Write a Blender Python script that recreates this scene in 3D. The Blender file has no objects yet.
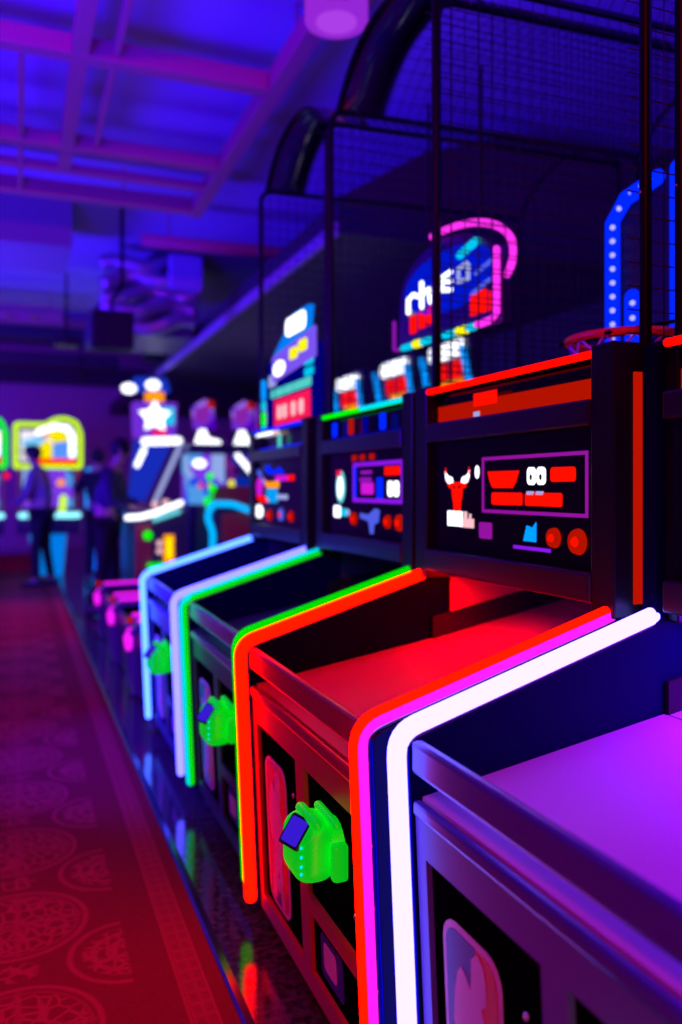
import bpy, bmesh, math, random
from mathutils import Vector, Matrix
random.seed(7)
C = bpy.context.scene.collection
PI = math.pi

# ------------------------------------------------------------------ materials
def newmat(name):
    m = bpy.data.materials.new(name); m.use_nodes = True
    nt = m.node_tree; nt.nodes.clear()
    out = nt.nodes.new('ShaderNodeOutputMaterial')
    return m, nt, out

def pm(name, col, rough=0.5, metal=0.0, spec=0.5, noise=0.0, nscale=20.0, coat=0.0):
    m, nt, out = newmat(name)
    b = nt.nodes.new('ShaderNodeBsdfPrincipled')
    b.inputs['Base Color'].default_value = (*col, 1)
    b.inputs['Roughness'].default_value = rough
    b.inputs['Metallic'].default_value = metal
    b.inputs['Specular IOR Level'].default_value = spec
    b.inputs['Coat Weight'].default_value = coat
    if noise > 0:
        tc = nt.nodes.new('ShaderNodeTexCoord'); nz = nt.nodes.new('ShaderNodeTexNoise')
        nz.inputs['Scale'].default_value = nscale; nz.inputs['Detail'].default_value = 4
        nt.links.new(tc.outputs['Object'], nz.inputs['Vector'])
        mr = nt.nodes.new('ShaderNodeMapRange')
        mr.inputs['To Min'].default_value = 1 - noise; mr.inputs['To Max'].default_value = 1 + noise
        nt.links.new(nz.outputs['Fac'], mr.inputs['Value'])
        mx = nt.nodes.new('ShaderNodeVectorMath'); mx.operation = 'SCALE'
        mx.inputs[0].default_value = col
        nt.links.new(mr.outputs[0], mx.inputs['Scale'])
        nt.links.new(mx.outputs[0], b.inputs['Base Color'])
    nt.links.new(b.outputs[0], out.inputs[0])
    return m

def em(name, col, strength=1.0):
    m, nt, out = newmat(name)
    e = nt.nodes.new('ShaderNodeEmission')
    e.inputs[0].default_value = (*col, 1); e.inputs[1].default_value = strength
    nt.links.new(e.outputs[0], out.inputs[0])
    return m

RED = (1, .0014, .0); GREEN = (0, 1, .0); BLUE = (0, .02, 1); CYAN = (0, .55, 1)
PINK = (1, .02, 1); WHITE = (.95, .9, 1); VIOLET = (.25, .01, 1); YEL = (1, .7, 0); ORANGE = (1, .22, 0)
M = {}
M['frame'] = pm('laminated steel frame', (.42, .40, .42), .32, .35, noise=.06)
M['frame_red_lit'] = pm('steel frame tinted by red light', (.50, .075, .05), .35, .2, noise=.06)  # grey frame with the red neon light put into its colour
M['frame_blue_lit'] = pm('laminated frame tinted by blue light', (.06, .07, .30), .3, .3)  # blue light on the farthest machine is put into this colour
M['frame_dark'] = pm('charcoal laminated frame', (.05, .05, .08), .3, .3)
M['frame_violet_lit'] = pm('laminated frame tinted by violet light', (.17, .12, .46), .4, .1, spec=.2)  # blue violet light on the nearest frame, painted into its colour
M['rail_violet_lit'] = pm('rail tinted by violet light', (.10, .08, .48), .26, .3)  # rail colour shifted to hold the violet light falling on it
M['lane_violet_lit'] = pm('lane laminate tinted by violet light', (.60, .36, .68), .42, noise=.04, nscale=5)  # pale lane tinted for the purple light inside the machine
M['rail_red_lit'] = pm('rail tinted by red light', (.50, .06, .04), .28, .3)  # red here stands in for red light on the rail
M['lane_red_lit'] = pm('lane laminate tinted by red light', (.60, .11, .08), .42, noise=.04, nscale=5)  # pale lane and lining tinted for the machine's red light
M['rail'] = pm('brushed rail metal', (.45, .44, .46), .24, .7)
M['black'] = pm('blue black board', (.002, .002, .035), .4, spec=.04)
M['blackmatte'] = pm('black matte paint', (.006, .006, .007), .5)
M['pillar'] = pm('dark pillar paint', (.008, .008, .012), .35, spec=.25)
M['beamp'] = pm('head beam paint', (.02, .02, .035), .3, .2, spec=.35)
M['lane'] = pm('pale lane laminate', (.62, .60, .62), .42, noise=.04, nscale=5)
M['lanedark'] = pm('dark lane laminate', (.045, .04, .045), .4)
M['panel'] = pm('black door panel', (.003, .003, .004), .4, spec=.0)
M['glass'] = pm('dark display glass', (.004, .004, .005), .12, spec=.3)
M['chan'] = pm('aluminium tube channel', (.5, .5, .52), .3, .8)
M['screw'] = pm('steel screw', (.7, .7, .72), .22, 1.0)
M['net'] = pm('black net cord', (.004, .004, .005), .7)
M['tube'] = pm('black cage tube', (.003, .003, .004), .4, spec=.15)
M['band'] = pm('smoked canopy sheet', (.02, .018, .03), .15)
M['ceil'] = pm('painted ceiling', (.42, .42, .66), .85, noise=.05, nscale=1.2)
M['wallp'] = pm('painted back wall', (.45, .42, .46), .8, noise=.06, nscale=1.5)
M['wallr'] = pm('dark side wall', (.05, .05, .06), .7)
M['beam'] = pm('beam paint tinted by red light', (.55, .13, .20), .6)  # red light on the beams is mixed into their colour
M['soffit'] = pm('dark soffit paint', (.035, .035, .05), .6)
M['duct'] = pm('galvanised duct', (.45, .45, .5), .35, .6, noise=.2, nscale=6)
M['white'] = pm('white print', (.8, .70, .8), .5, spec=.2)
M['pblue'] = pm('blue print', (.01, .02, .30), .4)
M['pred'] = pm('red print', (.72, .02, .02), .4)
M['green_shell'] = pm('green plastic shell', (.10, .75, .08), .28)
M['cab'] = pm('dark cabinet laminate', (.03, .03, .06), .35)
M['cabred'] = pm('red brown cabinet side', (.5, .10, .04), .4)
M['skin'] = pm('skin', (.45, .25, .18), .6)
M['hair'] = pm('dark hair', (.01, .008, .008), .7)
M['navy'] = pm('navy jacket cloth', (.03, .035, .09), .85, noise=.15)
M['mauve'] = pm('grey mauve jacket cloth', (.22, .17, .20), .85, noise=.15)
M['trous'] = pm('black trousers cloth', (.01, .01, .014), .9)
M['rust'] = pm('rust red cloth', (.35, .07, .04), .9)
M['shoe'] = pm('black shoe', (.008, .008, .01), .5)
M['e_red'] = em('red neon', RED, 9.0)
M['e_redthin'] = em('red led line', RED, 2.5)
M['e_pink'] = em('magenta neon', (1.2, .015, 1.0), 1.0)
M['e_green'] = em('green neon', (.0, .72, .0), 1.0)
M['e_cyan'] = em('cyan neon', (.0, .80, 1.0), 1.0)
M['e_pcyan'] = em('pale cyan neon', (.28, .78, 7), 1.0)
M['e_lav'] = em('lavender neon', (.50, .45, 8), 1.0)
M['e_white'] = em('white violet neon', (1.1, .90, 6.0), 1.0)
M['e_w'] = em('white lamp face', (.9, .92, 1), 2.2)
M['e_bl'] = em('blue led', (.0, .015, 1), 1.4)
M['e_bldot'] = em('bright blue led dot', (.25, .25, 1), 2.0)
M['e_az'] = em('azure led', (.0, .28, 1), 1.3)
M['e_vio'] = em('violet display line', (.28, .01, .9), .9)
M['e_mag'] = em('magenta display line', (.30, .006, .35), 1.0)
M['e_yel'] = em('yellow led', (.85, .75, 0), 1.3)
M['e_yg'] = em('yellow green led outline', (.55, .85, 0), 1.3)
M['e_or'] = em('orange led', (1, .30, 0), 1.2)
M['e_digit'] = em('red digits', (1, .004, 0), 1.2)
M['e_dkred'] = em('dim red led', (.45, .006, 0), 1.0)
M['e_pinkpanel'] = em('pink red display', (.95, .01, .10), 1.0)
M['e_pale'] = em('pale digits', (1, .55, .62), 1.0)
M['e_teal'] = em('teal text', (.1, .7, .65), .9)
M['e_lamp'] = em('magenta lamp diffuser', (.30, .02, .68), 1.0)
M['e_skyb'] = em('sky blue backlit panel', (.0, .22, 1), .9)
M['e_navy'] = em('deep blue backlit panel', (.0, .0, .28), .9)
M['e_screen'] = em('reader screen', (.04, .01, .65), 1.0)
M['e_greenled'] = em('green led', (0, .8, 0), 1.3)
M['e_purp'] = em('purple backlit artwork', (.18, .03, .75), .9)

def artwork(name, cols, scale=6, strength=1.0):
    """backlit printed artwork: irregular patches of several colours"""
    m, nt, out = newmat(name)
    tc = nt.nodes.new('ShaderNodeTexCoord'); v = nt.nodes.new('ShaderNodeTexVoronoi')
    v.inputs['Scale'].default_value = scale
    r = nt.nodes.new('ShaderNodeValToRGB'); r.color_ramp.interpolation = 'CONSTANT'
    sep = nt.nodes.new('ShaderNodeSeparateColor')
    nt.links.new(tc.outputs['Object'], v.inputs['Vector'])
    nt.links.new(v.outputs['Color'], sep.inputs[0]); nt.links.new(sep.outputs[0], r.inputs[0])
    el = r.color_ramp.elements
    while len(el) < len(cols): el.new(.5)
    for i, c in enumerate(cols):
        el[i].position = i / len(cols); el[i].color = (*c, 1)
    e = nt.nodes.new('ShaderNodeEmission'); e.inputs[1].default_value = strength
    nt.links.new(r.outputs[0], e.inputs[0]); nt.links.new(e.outputs[0], out.inputs[0])
    return m
M['art_hot'] = artwork('bright game artwork', [(.9, .9, 1), (.2, .6, 1), (1, .1, .05), (1, .8, 0), (.1, .3, 1), (.95, .9, 1)], 3.5, 1.0)
M['art_blue'] = artwork('blue game artwork', [(.02, .08, 1), (.1, .4, 1), (.25, .05, 1), (.0, .02, .4), (.35, .5, 1)], 4, .8)
M['art_dark'] = artwork('dark purple game artwork', [(.03, .0, .12), (.09, .02, .4), (.0, .02, .35), (.15, .01, .2), (.01, .01, .1)], 6, 1.0)
M['art_purp'] = artwork('violet game artwork', [(.2, .03, .8), (.35, .15, 1), (.1, .0, .6), (.3, .02, .5)], 6, .8)

def tile_mat():
    m, nt, out = newmat('dark polished floor')
    b = nt.nodes.new('ShaderNodeBsdfPrincipled')
    tc = nt.nodes.new('ShaderNodeTexCoord')
    nz = nt.nodes.new('ShaderNodeTexNoise'); nz.inputs['Scale'].default_value = 45; nz.inputs['Detail'].default_value = 5
    nt.links.new(tc.outputs['Object'], nz.inputs['Vector'])
    r = nt.nodes.new('ShaderNodeValToRGB')
    r.color_ramp.elements[0].position = .35; r.color_ramp.elements[0].color = (.015, .014, .016, 1)
    r.color_ramp.elements[1].position = .75; r.color_ramp.elements[1].color = (.11, .10, .11, 1)
    nt.links.new(nz.outputs['Fac'], r.inputs[0]); nt.links.new(r.outputs[0], b.inputs['Base Color'])
    bp = nt.nodes.new('ShaderNodeBump'); bp.inputs['Strength'].default_value = .04; bp.inputs['Distance'].default_value = .01
    nt.links.new(nz.outputs['Fac'], bp.inputs['Height']); nt.links.new(bp.outputs[0], b.inputs['Normal'])
    b.inputs['Roughness'].default_value = .11; b.inputs['Specular IOR Level'].default_value = 1.0
    nt.links.new(b.outputs[0], out.inputs[0])
    return m

def carpet_mat():
    m, nt, out = newmat('patterned carpet')
    N = nt.nodes; L = nt.links
    b = N.new('ShaderNodeBsdfPrincipled'); b.inputs['Roughness'].default_value = .95
    b.inputs['Specular IOR Level'].default_value = .1
    tc = N.new('ShaderNodeTexCoord'); sep = N.new('ShaderNodeSeparateXYZ')
    L.new(tc.outputs['Object'], sep.inputs[0])
    def mth(op, a, bb=None, cc=None):
        n = N.new('ShaderNodeMath'); n.operation = op
        for i, v in enumerate((a, bb, cc)):
            if v is None: continue
            if isinstance(v, (int, float)): n.inputs[i].default_value = v
            else: L.new(v, n.inputs[i])
        return n.outputs[0]
    x, y = sep.outputs[0], sep.outputs[1]
    def centred(v, c, p):           # distance along one axis to the nearest lattice centre
        return mth('SUBTRACT', mth('MODULO', mth('ADD', mth('SUBTRACT', v, c), 40 * p + p / 2), p), p / 2)
    def band(v, lo, hi, soft=.004):
        a = N.new('ShaderNodeMapRange'); a.inputs['From Min'].default_value = lo - soft; a.inputs['From Max'].default_value = lo + soft
        L.new(v, a.inputs['Value'])
        c = N.new('ShaderNodeMapRange'); c.inputs['From Min'].default_value = hi - soft; c.inputs['From Max'].default_value = hi + soft
        c.inputs['To Min'].default_value = 1; c.inputs['To Max'].default_value = 0
        L.new(v, c.inputs['Value'])
        return mth('MULTIPLY', a.outputs[0], c.outputs[0])
    def hypot(a, c): return mth('SQRT', mth('ADD', mth('MULTIPLY', a, a), mth('MULTIPLY', c, c)))
    # ornament: warped lattice lines used inside every medallion
    wv = N.new('ShaderNodeTexVoronoi'); wv.feature = 'DISTANCE_TO_EDGE'; wv.inputs['Scale'].default_value = 26
    L.new(tc.outputs['Object'], wv.inputs['Vector'])
    orn = band(wv.outputs['Distance'], -.1, .11, .05)
    # big medallions
    bx = centred(x, .0, .56); by = centred(y, 2.61, .53)
    r1 = hypot(bx, by)
    big = mth('MULTIPLY', band(r1, -.1, .165), orn)
    ring1 = mth('ADD', band(r1, .185, .20), mth('MULTIPLY', band(r1, .165, .175), .6))
    cross = mth('MULTIPLY', mth('MAXIMUM', band(mth('ABSOLUTE', bx), -.1, .010), band(mth('ABSOLUTE', by), -.1, .010)), band(r1, -.1, .18))
    # half medallions against the border seam
    hx = centred(x, .285, .56); hy = centred(y, 2.36, .53)
    r2 = hypot(hx, hy); left = band(hx, -.3, 0)
    arcs = mth('MAXIMUM', band(r2, .145, .16), mth('MAXIMUM', band(r2, .085, .10), band(r2, .045, .058)))
    half = mth('MULTIPLY', mth('MAXIMUM', arcs, mth('MULTIPLY', band(r2, -.1, .12), orn)), left)
    # small sprigs between the medallions
    r3 = hypot(mth('MULTIPLY', bx, .8), centred(y, 2.35, .53))
    spr = mth('MULTIPLY', band(r3, -.1, .045), orn)
    pat = mth('MAXIMUM', mth('MAXIMUM', big, ring1), mth('MAXIMUM', half, mth('MAXIMUM', spr, mth('MULTIPLY', cross, .7))))
    pat = mth('MULTIPLY', pat, band(x, -20, .285))
    # border stripe with a small fret
    fx = centred(x, .43, .03); fy = centred(y, 0, .05)
    fret = mth('MAXIMUM', band(mth('ABSOLUTE', fx), -.1, .004), band(mth('ABSOLUTE', fy), -.1, .007))
    st = mth('MULTIPLY', band(x, .395, .455), mth('ADD', mth('MULTIPLY', fret, .45), .45))
    st = mth('MAXIMUM', st, mth('MAXIMUM', band(x, .388, .395, .001), band(x, .455, .462, .001)))
    pat = mth('MAXIMUM', pat, st)
    nz = N.new('ShaderNodeTexNoise'); nz.inputs['Scale'].default_value = 260
    L.new(tc.outputs['Object'], nz.inputs['Vector'])
    mix = N.new('ShaderNodeMix'); mix.data_type = 'RGBA'
    mix.inputs[6].default_value = (.26, .015, .022, 1); mix.inputs[7].default_value = (.46, .04, .048, 1)
    L.new(pat, mix.inputs[0])
    sc = N.new('ShaderNodeVectorMath'); sc.operation = 'SCALE'
    L.new(mix.outputs[2], sc.inputs[0]); L.new(mth('ADD', mth('MULTIPLY', nz.outputs['Fac'], .8), .6), sc.inputs['Scale'])
    L.new(sc.outputs[0], b.inputs['Base Color'])
    bp = N.new('ShaderNodeBump'); bp.inputs['Strength'].default_value = .3; bp.inputs['Distance'].default_value = .004
    L.new(nz.outputs['Fac'], bp.inputs['Height']); L.new(bp.outputs[0], b.inputs['Normal'])
    L.new(b.outputs[0], out.inputs[0])
    return m
M['tile'] = tile_mat(); M['carpet'] = carpet_mat()

# ------------------------------------------------------------------ mesh builder
class MB:
    def __init__(s): s.v = []; s.f = []; s.m = []; s.sm = []; s.cur = 0
    def add(s, vs, fs, smooth=False):
        o = len(s.v); s.v += [tuple(v) for v in vs]
        for f in fs: s.f.append([i + o for i in f]); s.m.append(s.cur); s.sm.append(smooth)
    def box(s, x0, x1, y0, y1, z0, z1, bev=0, seg=2):
        if bev <= 0:
            vs = [(x, y, z) for x in (x0, x1) for y in (y0, y1) for z in (z0, z1)]
            s.add(vs, [(0, 1, 3, 2), (4, 6, 7, 5), (0, 4, 5, 1), (2, 3, 7, 6), (0, 2, 6, 4), (1, 5, 7, 3)]); return
        b = bmesh.new(); bmesh.ops.create_cube(b, size=1)
        for v in b.verts: v.co = Vector(((x0 + x1) / 2 + v.co.x * (x1 - x0), (y0 + y1) / 2 + v.co.y * (y1 - y0), (z0 + z1) / 2 + v.co.z * (z1 - z0)))
        bmesh.ops.bevel(b, geom=b.edges[:], offset=bev, segments=seg, profile=.5, affect='EDGES')
        b.verts.index_update(); s.add([v.co[:] for v in b.verts], [[v.index for v in f.verts] for f in b.faces]); b.free()
    def prism(s, pts, fn, d0, d1, bev=0):
        """pts: 2-D outline, fn(a,b,d)->xyz, extruded from d0 to d1"""
        n = len(pts)
        vs = [fn(a, b, d0) for a, b in pts] + [fn(a, b, d1) for a, b in pts]
        fs = [list(range(n))[::-1], list(range(n, 2 * n))] + [(i, (i + 1) % n, n + (i + 1) % n, n + i) for i in range(n)]
        s.add(vs, fs)
    def tube(s, path, r, n=12, closed=False, ends='round'):
        P = [Vector(p) for p in path]; k = len(P); rs = r if isinstance(r, (list, tuple)) else [r] * k
        tang = []
        for i in range(k):
            if closed: t = P[(i + 1) % k] - P[i - 1]
            else: t = P[min(i + 1, k - 1)] - P[max(i - 1, 0)]
            tang.append(t.normalized())
        up = Vector((0, 0, 1)) if abs(tang[0].z) < .9 else Vector((1, 0, 0))
        u = tang[0].cross(up).normalized(); rings = []
        for i in range(k):
            u = (u - tang[i] * u.dot(tang[i])).normalized(); w = tang[i].cross(u)
            rings.append((P[i], u.copy(), w, rs[i], tang[i]))
        seq = []
        if not closed and ends == 'round':
            p, a, b, rr, t = rings[0]
            for q in (85, 60, 30): seq.append((p - t * rr * math.sin(math.radians(q)), a, b, rr * math.cos(math.radians(q))))
        for p, a, b, rr, t in rings: seq.append((p, a, b, rr))
        if not closed and ends == 'round':
            p, a, b, rr, t = rings[-1]
            for q in (30, 60, 85): seq.append((p + t * rr * math.sin(math.radians(q)), a, b, rr * math.cos(math.radians(q))))
        vs = []; fs = []
        for p, a, b, rr in seq:
            for j in range(n):
                an = 2 * PI * j / n; vs.append(p + a * rr * math.cos(an) + b * rr * math.sin(an))
        m = len(seq)
        for i in range(m if closed else m - 1):
            for j in range(n):
                i2 = (i + 1) % m; j2 = (j + 1) % n
                fs.append((i * n + j, i * n + j2, i2 * n + j2, i2 * n + j))
        if not closed: fs += [list(range(n))[::-1], [(m - 1) * n + j for j in range(n)]]
        s.add(vs, fs, True)
    def ball(s, c, r, sc=(1, 1, 1), nu=16, nv=10, rot=None):
        vs = []; fs = []
        for i in range(nv + 1):
            th = PI * i / nv
            for j in range(nu):
                ph = 2 * PI * j / nu
                v = Vector((r * sc[0] * math.sin(th) * math.cos(ph), r * sc[1] * math.sin(th) * math.sin(ph), r * sc[2] * math.cos(th)))
                if rot: v = rot @ v
                vs.append(v + Vector(c))
        for i in range(nv):
            for j in range(nu):
                j2 = (j + 1) % nu; fs.append((i * nu + j, i * nu + nu + j, i * nu + nu + j2, i * nu + j2))
        s.add(vs, fs, True)
    def cyl(s, c, ax, r, h, n=24, r2=None):
        """cylinder from c along unit axis ax"""
        ax = Vector(ax).normalized(); up = Vector((0, 0, 1)) if abs(ax.z) < .9 else Vector((1, 0, 0))
        u = ax.cross(up).normalized(); w = ax.cross(u); c = Vector(c); r2 = r if r2 is None else r2
        vs = []
        for rr, hh in ((r, 0), (r2, h)):
            for j in range(n):
                a = 2 * PI * j / n; vs.append(c + ax * hh + (u * math.cos(a) + w * math.sin(a)) * rr)
        s.add(vs, [list(range(n))[::-1], list(range(n, 2 * n))] + [(j, (j + 1) % n, n + (j + 1) % n, n + j) for j in range(n)])
    def build(s, name, mat, parent=None, kind=None):
        me = bpy.data.meshes.new(name)
        ox = Vector(parent['_o']) if parent is not None and '_o' in parent else Vector((0, 0, 0))
        me.from_pydata([Vector(v) - ox for v in s.v], [], s.f)
        mats = mat if isinstance(mat, list) else [mat]
        for q in mats: me.materials.append(q)
        for i, p in enumerate(me.polygons): p.material_index = s.m[i]; p.use_smooth = s.sm[i]
        b = bmesh.new(); b.from_mesh(me); bmesh.ops.recalc_face_normals(b, faces=b.faces[:]); b.to_mesh(me); b.free()
        o = bpy.data.objects.new(name, me); C.objects.link(o)
        if parent is not None:
            o.parent = parent; o['_o'] = tuple(ox) 
        if kind: o['kind'] = kind
        return o

def tag(o, label=None, cat=None, group=None, kind=None):
    if label: o['label'] = label
    if cat: o['category'] = cat
    if group: o['group'] = group
    if kind: o['kind'] = kind
    return o
def thing(name, loc, label, cat, group=None):
    o = bpy.data.objects.new(name, None); C.objects.link(o); o.location = loc; o['_o'] = tuple(loc)
    o.empty_display_size = .1
    return tag(o, label, cat, group)
def one(mb, name, mat, label=None, cat=None, group=None, kind=None):
    """a thing that is a single mesh, its origin at the middle of its base"""
    vs = [Vector(v) for v in mb.v]
    lo = Vector([min(v[i] for v in vs) for i in range(3)]); hi = Vector([max(v[i] for v in vs) for i in range(3)])
    base = Vector(((lo.x + hi.x) / 2, (lo.y + hi.y) / 2, lo.z)) if kind != 'structure' and name != 'carpet' else Vector((0, 0, 0))
    mb.v = [tuple(v - base) for v in vs]
    o = mb.build(name, mat); o.location = base
    return tag(o, label, cat, group, kind)

def round_path(pts, rad, n=6):
    """polyline with its inner corners rounded"""
    P = [Vector(p) for p in pts]; out = [P[0]]
    for i in range(1, len(P) - 1):
        a = (P[i - 1] - P[i]).normalized(); b = (P[i + 1] - P[i]).normalized()
        r = rad[i - 1] if isinstance(rad, list) else rad
        p0 = P[i] + a * r; p1 = P[i] + b * r
        for k in range(n + 1):
            t = k / n; out.append(p0 * (1 - t) ** 2 + P[i] * 2 * t * (1 - t) + p1 * t * t)
    out.append(P[-1]); return out

# ------------------------------------------------------------------ the room
def st(name, mb, mat): return one(mb, name, mat, kind='structure')
b = MB(); b.box(-6.2, 4.9, -3.2, 19.2, -.12, 0); st('floor', b, M['tile'])
b = MB(); b.box(-6.2, 4.9, -3.2, 19.2, 3.92, 4.05); st('ceiling', b, M['ceil'])
b = MB(); b.box(-6.2, 4.9, 19.0, 19.2, 0, 3.92); st('wall_back', b, M['wallp'])
b = MB(); b.box(4.7, 4.9, -3.2, 19.0, 0, 3.92); st('wall_right', b, M['wallr'])
b = MB(); b.box(-6.2, -6.0, -3.2, 19.0, 0, 3.92); st('wall_left', b, M['wallp'])
b = MB(); b.box(-6.2, 4.9, -3.4, -3.2, 0, 3.92); st('wall_front', b, M['wallp'])
b = MB(); b.box(-6.0, .505, -3.2, 17.2, 0, .006)
one(b, 'carpet', M['carpet'], 'dark red patterned carpet with round medallions and a fret border along the machines', 'carpet')
b = MB(); b.prism([(.503, 0), (.503, .009), (.512, .012), (.532, .007), (.536, 0)], lambda a, z, d: (a, d, z), -3.2, 17.2)
st('trim_1', b, pm('dark metal carpet edge', (.10, .12, .2), .25, .8))
# slanting dark soffit over the rear of the machines
b = MB(); b.prism([(1.9, 2.92), (1.9, 3.15), (2.5, 3.52), (3.1, 3.72), (4.7, 3.72), (4.7, 2.92)], lambda a, z, d: (a, d, z), 4.85, 18.95)
st('trim_2', b, M['soffit'])
b = MB(); b.box(1.86, 1.90, 4.85, 12.0, 2.90, 2.98); st('trim_3', b, M['wallp'])
b = MB(); b.box(-6, .45, 7.7, 8.7, 3.45, 3.92); st('trim_4', b, pm('bulkhead paint', (.30, .26, .32), .7))
b = MB(); b.box(-6, 3.6, 18.6, 19.0, 3.55, 3.92); st('trim_5', b, M['soffit'])

# suspended steel grid under the ceiling
g = thing('ceiling_grid', (.65, 5.4, 3.6), 'suspended grid of red lit beams hanging below the blue lit ceiling', 'ceiling frame')
def bar(x0, x1, y0, y1, z0, z1, name='beam', mat='beam'):
    q = MB(); q.box(x0, x1, y0, y1, z0, z1, .006); return q.build(name, M[mat], g)
for t, w, h in ((4.61, .05, .11), (5.87, .05, .10), (6.30, .04, .06), (6.86, .05, .12)): bar(-6, 1.345, t - w, t + w, 3.6, 3.6 + h)
bar(1.35, 1.45, 1.0, 6.95, 3.6, 3.72)
bar(.265, .355, 1.0, 4.555, 3.60, 3.70); bar(.265, .355, 4.665, 5.815, 3.60, 3.70); bar(.265, .355, 5.925, 6.255, 3.60, 3.70)
bar(.475, .515, 1.0, 4.555, 3.62, 3.68); bar(.475, .515, 4.665, 5.815, 3.62, 3.68)
bar(.0, .035, 4.7, 5.815, 3.61, 3.66); bar(.0, .035, 5.925, 6.255, 3.61, 3.66); bar(.0, .035, 6.345, 6.805, 3.61, 3.66)
for (x, y) in ((1.4, 1.5), (1.4, 4.2), (1.4, 6.5), (.31, 2.0), (.31, 5.2), (-2.5, 4.61), (-2.5, 6.86), (.8, 6.86)):
    q = MB(); q.cyl((x, y, 3.70), (0, 0, 1), .008, .22); q.build('hanger_rod', M['beam'], g)

# ------------------------------------------------------------------ hoops machines
Z_C, Z_B = .848, .09
def fedge(z, o): return o + .640 + (.835 - z) / .745 * .034       # front edge line of the side boards
def flat(pts, tL, s0, th):
    """outline in (w,z) on a face looking at the aisle; thickness th towards the aisle"""
    q = MB(); q.prism(pts, lambda w, z, d: (d, tL - w, z), s0 - th, s0); return q
def rrect(w0, w1, z0, z1, r, n=4):
    out = []
    for cx, cz, a0 in ((w1 - r, z1 - r, 0), (w0 + r, z1 - r, 90), (w0 + r, z0 + r, 180), (w1 - r, z0 + r, 270)):
        for k in range(n + 1):
            a = math.radians(a0 + 90 * k / n); out.append((cx + r * math.cos(a), cz + r * math.sin(a)))
    return out

PLAYER = [(.16, .02), (.34, .02), (.46, .16), (.54, .28), (.60, .20), (.64, .02), (.80, .02), (.78, .20), (.74, .38), (.76, .52),
          (.84, .62), (.76, .70), (.70, .76), (.80, .80), (.80, .88), (.76, .95), (.64, .985), (.53, .94), (.52, .86), (.50, .79), (.42, .83), (.32, .86), (.24, .82), (.17, .72), (.12, .58), (.20, .48), (.34, .42), (.30, .28), (.22, .14)]

def tube_gradient(path, r, cols, sep, name, parent, n=14):
    """neon tube whose two halves glow in different colours; cols = (aisle left, right) materials"""
    q = MB(); q.tube(path, r, n)
    o = q.build(name, cols, parent)
    if len(cols) > 1:
        me = o.data; off = Vector(parent['_o'])
        for p in me.polygons:
            c = sum((me.vertices[i].co for i in p.vertices), Vector()) / len(p.vertices)
            p.material_index = 0 if p.normal.dot(Vector((-.8, .45, .75))) > sep else 1
    return o

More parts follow.
